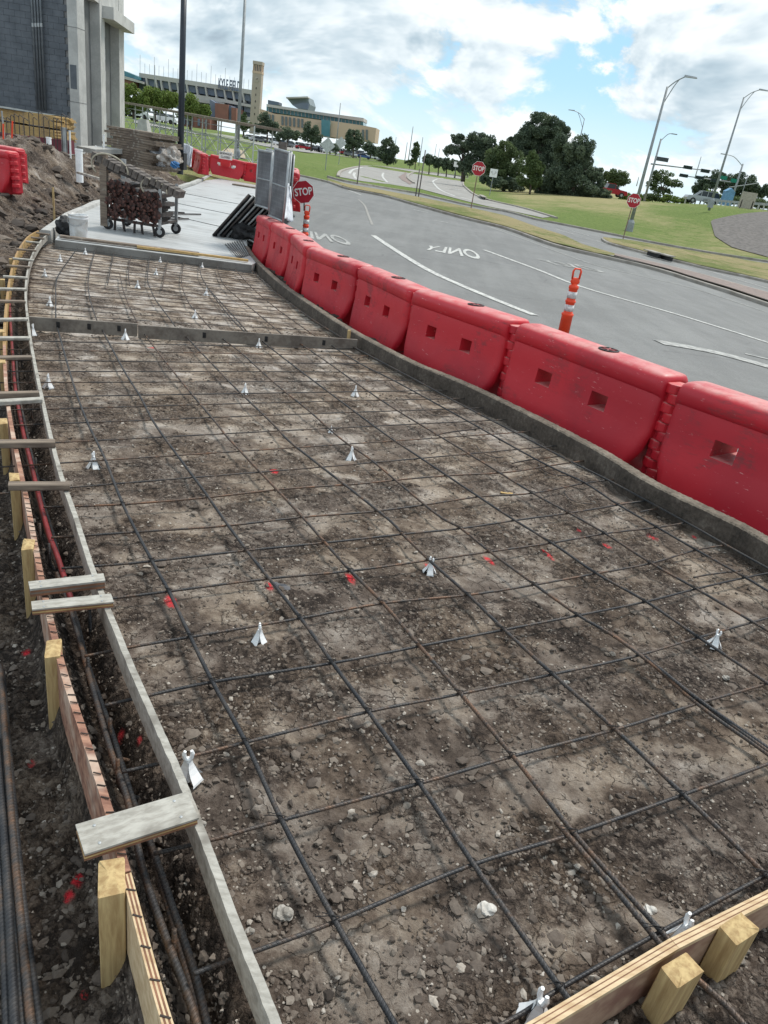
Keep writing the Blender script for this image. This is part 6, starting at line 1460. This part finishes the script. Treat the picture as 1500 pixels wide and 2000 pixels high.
tree('lawn_tree', 724, 306, 230, [(722,290,14,12),(732,294,10,10)], OAK, 'small dark tree right of the tan building', seed=10)
tree('lawn_tree', 757, 318, 170, [(758,284,14,18),(748,300,14,14),(770,300,15,15),(757,306,18,12)], OAK, 'dark irregular tree left of the tall distant pole', seed=11)
tree('slender_tree', 811, 326, 175, [(813,288,8,10),(811,300,10,10),(809,310,7,6)], MIDL, 'slender young tree right of the tall distant pole', .15, seed=12)
tree('shrub', 800, 324, 180, [(800,317,9,6)], MIDL, 'low shrub at the foot of the slender young tree', .1, 'shrub', seed=13)
for k, (px, c, r) in enumerate([(838,(838,310),(12,12)), (856,(856,316),(11,11)), (872,(872,320),(11,11)), (889,(889,322),(12,12)), (905,(905,326),(12,12))]):
    tree('avenue_tree', px, 338+k*1.5, 170, [(c[0], c[1], r[0], r[1]), (c[0]-5, c[1]+4, 8, 7), (c[0]+5, c[1]+4, 8, 7)], OAK, ['first round avenue tree from the left, beside the slender one', 'second round avenue tree from the left', 'middle round avenue tree of the row', 'fourth round avenue tree, behind the small white sign', 'last round avenue tree, under the spreading oak'][k], .2, grp='row of round avenue trees', seed=20+k)
tree('oak_tree', 905, 348, 125, [(905,280,22,18),(885,292,18,11),(925,276,24,18),(945,272,22,14),(960,282,14,12),(895,268,14,10),(876,299,10,6),(940,295,22,18),(935,318,26,16),(955,335,22,18),(915,322,22,18),(965,300,18,16)], OAK, 'spreading dark oak at the left end of the grove', .5, seed=31)
tree('oak_tree', 1052, 372, 122, [(1050,246,28,24),(1030,262,24,22),(1075,250,26,22),(1095,262,22,20),(1060,275,34,22),(1005,276,20,16),(1020,290,26,20),(1045,300,40,24),(1090,300,30,24),(1075,325,40,26)], OAK, 'tallest dark oak of the grove with gaps in its crown', .6, seed=32, dens=1.2)
tree('oak_tree', 1120, 385, 112, [(1105,290,30,30),(1130,300,28,34),(1148,330,26,32),(1110,335,34,32),(1165,355,22,24),(1130,365,42,22),(1180,380,18,10),(1085,350,24,26)], OAK, 'broad dark oak forming the right side of the grove', .6, seed=33)
tree('oak_tree', 985, 366, 116, [(985,295,24,22),(965,318,20,26),(1000,320,26,30),(975,345,24,18),(1010,350,24,16)], MIDL, 'greyish green tree in the middle of the grove behind the stop sign', .4, seed=34)
tree('understory_tree', 1075, 386, 114, [(1085,362,34,22),(1130,375,36,14),(1165,382,24,10),(1055,362,26,18),(1010,360,24,15),(975,358,22,13),(948,352,14,10)], OAK, 'dense low growth closing the foot of the oak grove', .3, seed=40)
tree('young_tree', 1036, 372, 108, [(1040,308,14,16),(1030,325,20,18),(1048,335,20,22),(1035,352,26,16)], m_leaf('fresh_leaves', (.06, .095, .035), (.13, .18, .065)), 'lighter green young tree in front of the dark oaks', .2, seed=35)
tree('roadside_tree', 1198, 372, 150, [(1200,344,18,16),(1185,350,16,14),(1215,350,16,14),(1175,340,14,12)], MIDL, 'mid green tree behind the red pickup', .3, seed=36)
tree('open_oak', 1298, 390, 150, [(1285,345,16,12),(1300,350,20,14),(1320,360,14,10),(1278,360,14,12),(1296,372,20,10)], MIDL, 'open-crowned oak between lamp and signal heads', .35, seed=37, dens=.55)
tree('roadside_tree', 1385, 392, 150, [(1400,352,22,16),(1378,362,20,18),(1362,374,16,12),(1420,360,20,18)], OAK, 'dark round oak behind the silver car', .3, seed=38)
tree('roadside_tree', 1450, 395, 150, [(1450,352,24,16),(1470,362,22,20),(1435,366,20,18),(1490,378,18,16),(1455,382,26,14)], OAK, 'dark broad tree at the right picture edge', .3, seed=39)
for k, (px, py, rx, ry, m) in enumerate([(1225,384,16,9,LIGHTL),(1250,388,18,9,LIGHTL),(1275,385,18,8,MIDL),(1310,388,20,8,LIGHTL),(1340,390,14,8,LIGHTL),(1390,384,18,12,LIGHTL),(1440,392,22,8,MIDL),(1485,398,22,9,MIDL)]):
    tree('hedge_bush', px, py+8, 140, [(px, py, rx, ry), (px-rx*.5, py+3, rx*.6, ry*.7), (px+rx*.5, py+3, rx*.6, ry*.7)], m, ['leftmost', 'second', 'third', 'fourth', 'fifth', 'sixth', 'seventh', 'rightmost'][k]+' bush from the left along the hill crest', .08, 'bush', 'bushes along the hill crest', seed=50+k)
rg = random.Random(77)
for k in range(9):
    px = 485+k*31; y = 264+(px-485)*.159+6; tree('lot_shrub', px, y+4, 300, [(px, y, 11+rg.uniform(-2, 4), 5+rg.uniform(0, 3))], OAK, 'low dark bush among the parked cars on the far lot', .1, 'bush', 'bushes among the parked cars', seed=70+k)
# ------------------------------------------------------------------ cars
CARG = simple('car_glass', (.03, .04, .05), .15)
def car_mesh(paint, name='parked_car', suv=False):
    mb = MB(); h = .35 if suv else 0; mb.mi = 0
    side = [(-2.25, .35), (-2.3, .75), (-2.2, .95+h*.3), (-1.9, 1.0+h*.3), (.9, 1.0+h*.3), (2.1, .88), (2.3, .65), (2.28, .35)]
    mb.prism([Vector((x, -.88, z)) for x, z in side], (0, 1.76, 0)); mb.mi = 1
    cab = [(-1.9 if suv else -1.6, 1.0+h*.3), (-1.6 if suv else -1.0, 1.42+h), (.35, 1.44+h), (1.05, 1.0+h*.3)]; mb.prism([Vector((x, -.78, z)) for x, z in cab], (0, 1.56, 0)); mb.mi = 0
    mb.prism([Vector((cab[1][0]+.1, -.7, 1.425+h)), Vector((.3, -.7, 1.445+h)), Vector((.3, -.7, 1.475+h)), Vector((cab[1][0]+.1, -.7, 1.455+h))], (0, 1.4, 0)); mb.mi = 2
    for x in (-1.4, 1.4):
        for y in (-.86, .86): mb.lathe([(.33, -.1), (.33, .1)], (x, y, .33), 10, 'y')
    return mb.mesh(name, [paint, CARG, BLACK])
PA = [simple('car_'+n, c, .3, .3, var=.1) for n, c in (('white', (.72, .73, .75)), ('silver', (.42, .44, .46)), ('grey', (.16, .17, .18)), ('red', (.35, .02, .03)), ('blue', (.05, .1, .25)), ('black', (.03, .03, .035)))]
CMS = [car_mesh(p) for p in PA]+[car_mesh(PA[0], suv=True), car_mesh(PA[2], suv=True)]
for k in range(64):
    px = 488+k*4.3+rg.uniform(-1.5, 1.5); Y = rg.choice((255, 275, 300, 325)); hy = 305+(px-750)*.159
    p = ground(px, hy+14, hint=170) if False else None
    q = at(px, hy+5, Y); z = zt(q.x, q.y)+.15; ci = rg.choice((0, 0, 0, 1, 1, 2, 6, 7, 3, 4, 5)); o = link('parked_car', CMS[ci], loc=(q.x, q.y, z)); o.rotation_euler = (0, 0, rg.choice((0, PI/2, .4, 2.0))+rg.uniform(-.2, .2))
    tag(o, ('white', 'silver', 'dark grey', 'red', 'blue', 'black', 'white high-roofed', 'grey high-roofed')[ci]+' car parked on the far lot before the buildings', 'car', 'cars parked on the far lot')
for k, (px, py, Y) in enumerate([(251,229,128),(263,233,132),(275,231,126),(306,236,135),(318,240,130),(330,241,133)]):
    p = at(px, py+3, Y); ci = (6, 0, 6, 1, 0, 2)[k]; o = link('parked_car', CMS[ci], loc=(p.x, p.y, zt(p.x, p.y)+.1)); o.rotation_euler = (0, 0, rg.uniform(-.4, .4)+PI/2*(k % 2)); tag(o, ['white van-like car next to the block building', 'white low car near the block building', 'white tall car above the tapering concrete block', 'silver car left of the dark pole', 'white car just left of the dark pole', 'dark car nearly behind the dark pole'][k], 'car', 'cars parked at the top of the lawn')
def big_car(name, px, py, Y, rz, paint, label, pickup=False):
    p = at(px, py, Y); r = empty(name, p, rz, label, 'truck' if pickup else 'car'); s = MB().prism([Vector((x, -.9, z)) for x, z in [(-2.5, .4), (-2.55, .9), (-2.4, 1.1), (1.0, 1.12), (2.3, 1.0), (2.5, .7), (2.45, .4)]], (0, 1.8, 0)); s.build('body', paint, r)
    cab = [(-.9 if pickup else -2.3, 1.11), (-.7 if pickup else -1.9, 1.75), (.35, 1.78), (1.15, 1.11)]; MB().prism([Vector((x, -.8, z)) for x, z in cab], (0, 1.6, 0)).build('cabin_glass', CARG, r); MB().prism([Vector((cab[1][0]+.05, -.78, 1.76)), Vector((.33, -.78, 1.785)), Vector((.33, -.78, 1.85)), Vector((cab[1][0]+.05, -.78, 1.83))], (0, 1.56, 0)).build('roof', paint, r)
    for x in (-1.5, 1.55):
        for y in (-.88, .88): w = MB().lathe([(.38, -.11), (.38, .11)], (x, y, .38), 14, 'y').build('wheel', BLACK, r); MB().lathe([(.2, -.12), (.2, .12)], (x, y, .38), 10, 'y').build('rim', GALV, w)
    for xx in (-.4, .5) if not pickup else (.4,): MB().box((xx, -.0, 1.43), (.07, 1.63, .66)).build('door_pillar', paint, r)
big_car('silver_car', 1368, 399, 121, PI, PA[1], 'silver car behind the guardrail at right'); big_car('red_pickup', 1190, 383, 128, .1, PA[3], 'red pickup truck half hidden behind the oak grove', True)
# ------------------------------------------------------------------ distant buildings
def cx_(x, y): return (230+x/2.885, 90+y/2.885)
def fpoly(name, pts, Y, depth, m, root, crop=True):
    P = [at(*(cx_(*q) if crop else q), Y) for q in pts]; return MB().prism([p-root.location for p in P], (0, depth, 0)).build(name, m, root)
SCON = simple('stadium_concrete', (.46, .45, .43), .9, c2=(.38, .37, .355), scale=.05, kind='pos'); SDARK = simple('stadium_stands', (.12, .15, .21), .8, c2=(.17, .20, .26), scale=.08, kind='pos')
SBRICK = simple('stadium_brick', (.26, .12, .095), .9, c2=(.20, .10, .08), scale=.1, kind='pos'); TEAL = simple('teal_glass', (.04, .16, .20), .2, c2=(.10, .25, .29), scale=.08, kind='pos'); TAN = simple('tan_stone', (.56, .42, .31), .9, c2=(.50, .38, .28), scale=.06, kind='pos'); TOWERM = simple('tower_stone', (.42, .36, .30), .9, c2=(.36, .31, .26), scale=.15, kind='pos')
st = empty('stadium', at(380, 255, 640), 0, 'huge stadium with dark blue stand panels behind the bright trees', 'stadium'); YS = 640
fpoly('roof_parapet', [(120,150),(755,247),(755,272),(120,175)], YS, 20, SCON, st)
fpoly('stand_backing', [(120,175),(755,272),(755,420),(440,400),(120,260)], YS+8, 20, SDARK, st)
xs_ = [128,158,212,240,286,332,386,440,492,546,598,646,702,750]
for i in range(len(xs_)-1):
    x0, x1 = xs_[i], xs_[i+1]; f = lambda x: 175+(x-120)*.1528
    fpoly('stand_panel', [(x0+4, f(x0)+1), (x1-3, f(x1)+1), (x1+1, f(x1)+41), (x0+9, f(x0)+41)], YS+2, 4, SDARK, st)
    fpoly('fin', [(x1-3, f(x1)), (x1+4, f(x1)), (x1+14, f(x1)+55), (x1+5, f(x1)+55)], YS-1, 6, SCON, st)
    if x0 > 540: fpoly('lower_stand_panel', [(x0+9, f(x0)+62), (x1+1, f(x1)+62), (x1+3, f(x1)+105), (x0+10, f(x0)+105)], YS+2, 4, SDARK, st)
fpoly('concourse_band', [(330,255),(600,298),(750,330),(750,345),(600,318),(330,285)], YS-2, 8, SCON, st); fpoly('lower_band', [(430,292),(600,320),(600,336),(430,312)], YS-3, 8, SCON, st); fpoly('lower_band', [(640,385),(750,400),(750,420),(640,405)], YS-3, 8, SCON, st)
fpoly('end_tower', [(25,168),(85,182),(85,250),(25,240)], YS-4, 20, SBRICK, st); fpoly('end_glass', [(25,135),(128,176),(128,192),(85,185),(25,166)], YS-2, 14, TEAL, st); fpoly('end_band', [(25,165),(140,200),(140,212),(25,182)], YS-6, 10, SCON, st)
fpoly('brick_block', [(548,320),(622,330),(622,420),(548,412)], YS-20, 25, SBRICK, st); fpoly('brick_block', [(640,345),(668,350),(668,425),(640,420)], YS-20, 25, SBRICK, st); fpoly('glass_bay', [(622,333),(640,336),(640,420),(622,418)], YS-18, 20, SDARK, st); fpoly('glass_bay', [(518,300),(548,318),(548,400),(518,390)], YS-16, 20, SDARK, st)
fpoly('entrance_block', [(360,385),(520,410),(520,470),(360,450)], YS-30, 20, SBRICK, st)
for x in (368, 388, 410, 450, 490): fpoly('window', [(x, 395+(x-360)*.15), (x+11, 397+(x-360)*.15), (x+11, 440+(x-360)*.12), (x, 438+(x-360)*.12)], YS-31.5, 2, SDARK, st)
for i in range(24):
    x = 126+i*26.5; y = 150+(x-120)*.153; a = at(*cx_(x, y), YS+5)-st.location; hh = 16 if i % 3 == 0 else 9; MB().tube([a, a+Vector((0, 0, hh*.75))], .14, 5).build('roof_mast', GALV, st)
me = text_mesh('KYLE FIELD', 9.5, .5, 'lettering', SDARK); o = link('lettering', me, st, at(*cx_(628, 222), YS-1)-st.location); o.rotation_euler = (PI/2, 0, 0); o.scale = (.36, 1, .62)
a = at(*cx_(585, 222), YS-1); 
tw = empty('clock_tower', at(497, 262, 410), 0, 'tall square bell tower with open belfry beside the stadium', 'tower'); TO = tw.location.copy()
Tt = height_to(TO, 121); k = pm(at(503, 180, 410)); w = 17.5/k
MB().box((0, 0, Tt*.42), (w, w, Tt*.84-.0)).build('shaft', TOWERM, tw); MB().box((w*.14, w*.1, Tt*.30), (w*1.0, w*.9, Tt*.6)).build('side_shaft', TOWERM, tw) if False else None
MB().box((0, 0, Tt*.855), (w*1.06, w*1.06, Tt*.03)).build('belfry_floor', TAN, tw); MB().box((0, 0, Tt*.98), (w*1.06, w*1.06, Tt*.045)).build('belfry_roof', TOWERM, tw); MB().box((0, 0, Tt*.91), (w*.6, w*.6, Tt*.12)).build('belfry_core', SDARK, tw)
for i in range(6):
    for y in (-.46, .46): MB().box(((-.46+.184*i)*w, y*w, Tt*.915), (w*.07, w*.07, Tt*.10)).build('belfry_column', TAN, tw)
for i in range(1, 5):
    for x in (-.46, .46): MB().box((x*w, (-.46+.184*i)*w, Tt*.915), (w*.07, w*.07, Tt*.10)).build('belfry_column', TAN, tw)
MB().lathe([(w*.26, -.15), (w*.26, .15)], (0, -w/2-.1, Tt*.755), 20, 'y').build('clock_face', simple('clock_pale', (.5, .46, .40), .7), tw); MB().lathe([(w*.19, -.15), (w*.19, .2)], (0, -w/2-.25, Tt*.755), 20, 'y').build('clock_inner', TOWERM, tw)
MB().beam((0, -w/2-.55, Tt*.755), (w*.14, -w/2-.55, Tt*.775), .1, .35, (0, 1, 0)).build('clock_hand', BLACK, tw)
for i in range(5): MB().box((0, -w/2-.02, Tt*(.64-.09*i)), (w*.08, .2, Tt*.03)).build('slit_window', BLACK, tw)
en = empty('tan_building', at(640, 288, 360), 0, 'long tan office building with a band of teal glass', 'building'); YE = 360
fpoly('tan_wall', [(800,352),(880,380),(1197,425),(1197,515),(1100,500),(800,465)], YE, 20, TAN, en); fpoly('right_wing', [(1197,420),(1387,448),(1457,462),(1447,545),(1197,512)], YE-4, 20, TAN, en)
fpoly('glass_band', [(838,340),(1383,424),(1383,447),(1150,415),(838,368)], YE+4, 16, TEAL, en); fpoly('roof_band', [(838,326),(1180,378),(1385,405),(1385,425),(838,341)], YE+2, 18, SCON, en)
fpoly('glass_bay', [(1147,413),(1196,421),(1194,512),(1147,505)], YE-6, 6, TEAL, en)
for x in (848,868,922,943,965,988,1012,1034): fpoly('window', [(x, 388+(x-880)*.14), (x+11, 390+(x-880)*.14), (x+11, 440+(x-880)*.14), (x, 438+(x-880)*.14)], YE-.6, 1, simple('window_grey', (.14, .17, .18), .4), en)
for x in (1376, 1398): fpoly('window', [(x, 470), (x+11, 472), (x+11, 530), (x, 528)], YE-4.6, 1, MT['window_grey'], en)
for i in range(26):
    x = 850+i*20.5; y = 342+(x-838)*.1541; fpoly('mullion', [(x, y), (x+2.2, y), (x+2.2, y+24), (x, y+24)], YE+3.5, 1, SCON, en)
wg = empty('wedge_structure', at(590, 215, 520), 0, 'dark wedge-shaped stadium roof above the tan building', 'stadium roof'); GDK = simple('grey_steel_cladding', (.20, .24, .26), .7, c2=(.15, .18, .2), scale=.05, kind='pos')
fpoly('wedge', [(950,290),(1068,286),(1082,330),(1072,362),(1010,350),(985,333)], 520, 25, GDK, wg); fpoly('wedge_underside', [(985,333),(1040,318),(1075,325),(1070,358),(1010,350)], 518, 4, SDARK, wg); fpoly('wedge_rim', [(948,287),(1070,283),(1072,291),(950,295)], 516, 8, SCON, wg)
bx = empty('dark_board_structure', at(535, 205, 520), 0, 'dark stadium scoreboard box left of the wedge-shaped roof', 'scoreboard'); fpoly('board_box', [(846,303),(908,316),(908,332),(846,330)], 520, 10, SDARK, bx); fpoly('board_leg', [(846,330),(862,330),(862,345),(846,345)], 521, 6, GDK, bx)
far = empty('far_low_building', at(880, 322, 700), 0, 'pale low building far behind the avenue trees', 'building'); fpoly('wall', [(806,318),(812,318),(812,332),(806,331)], 700, 20, TAN, far, False)
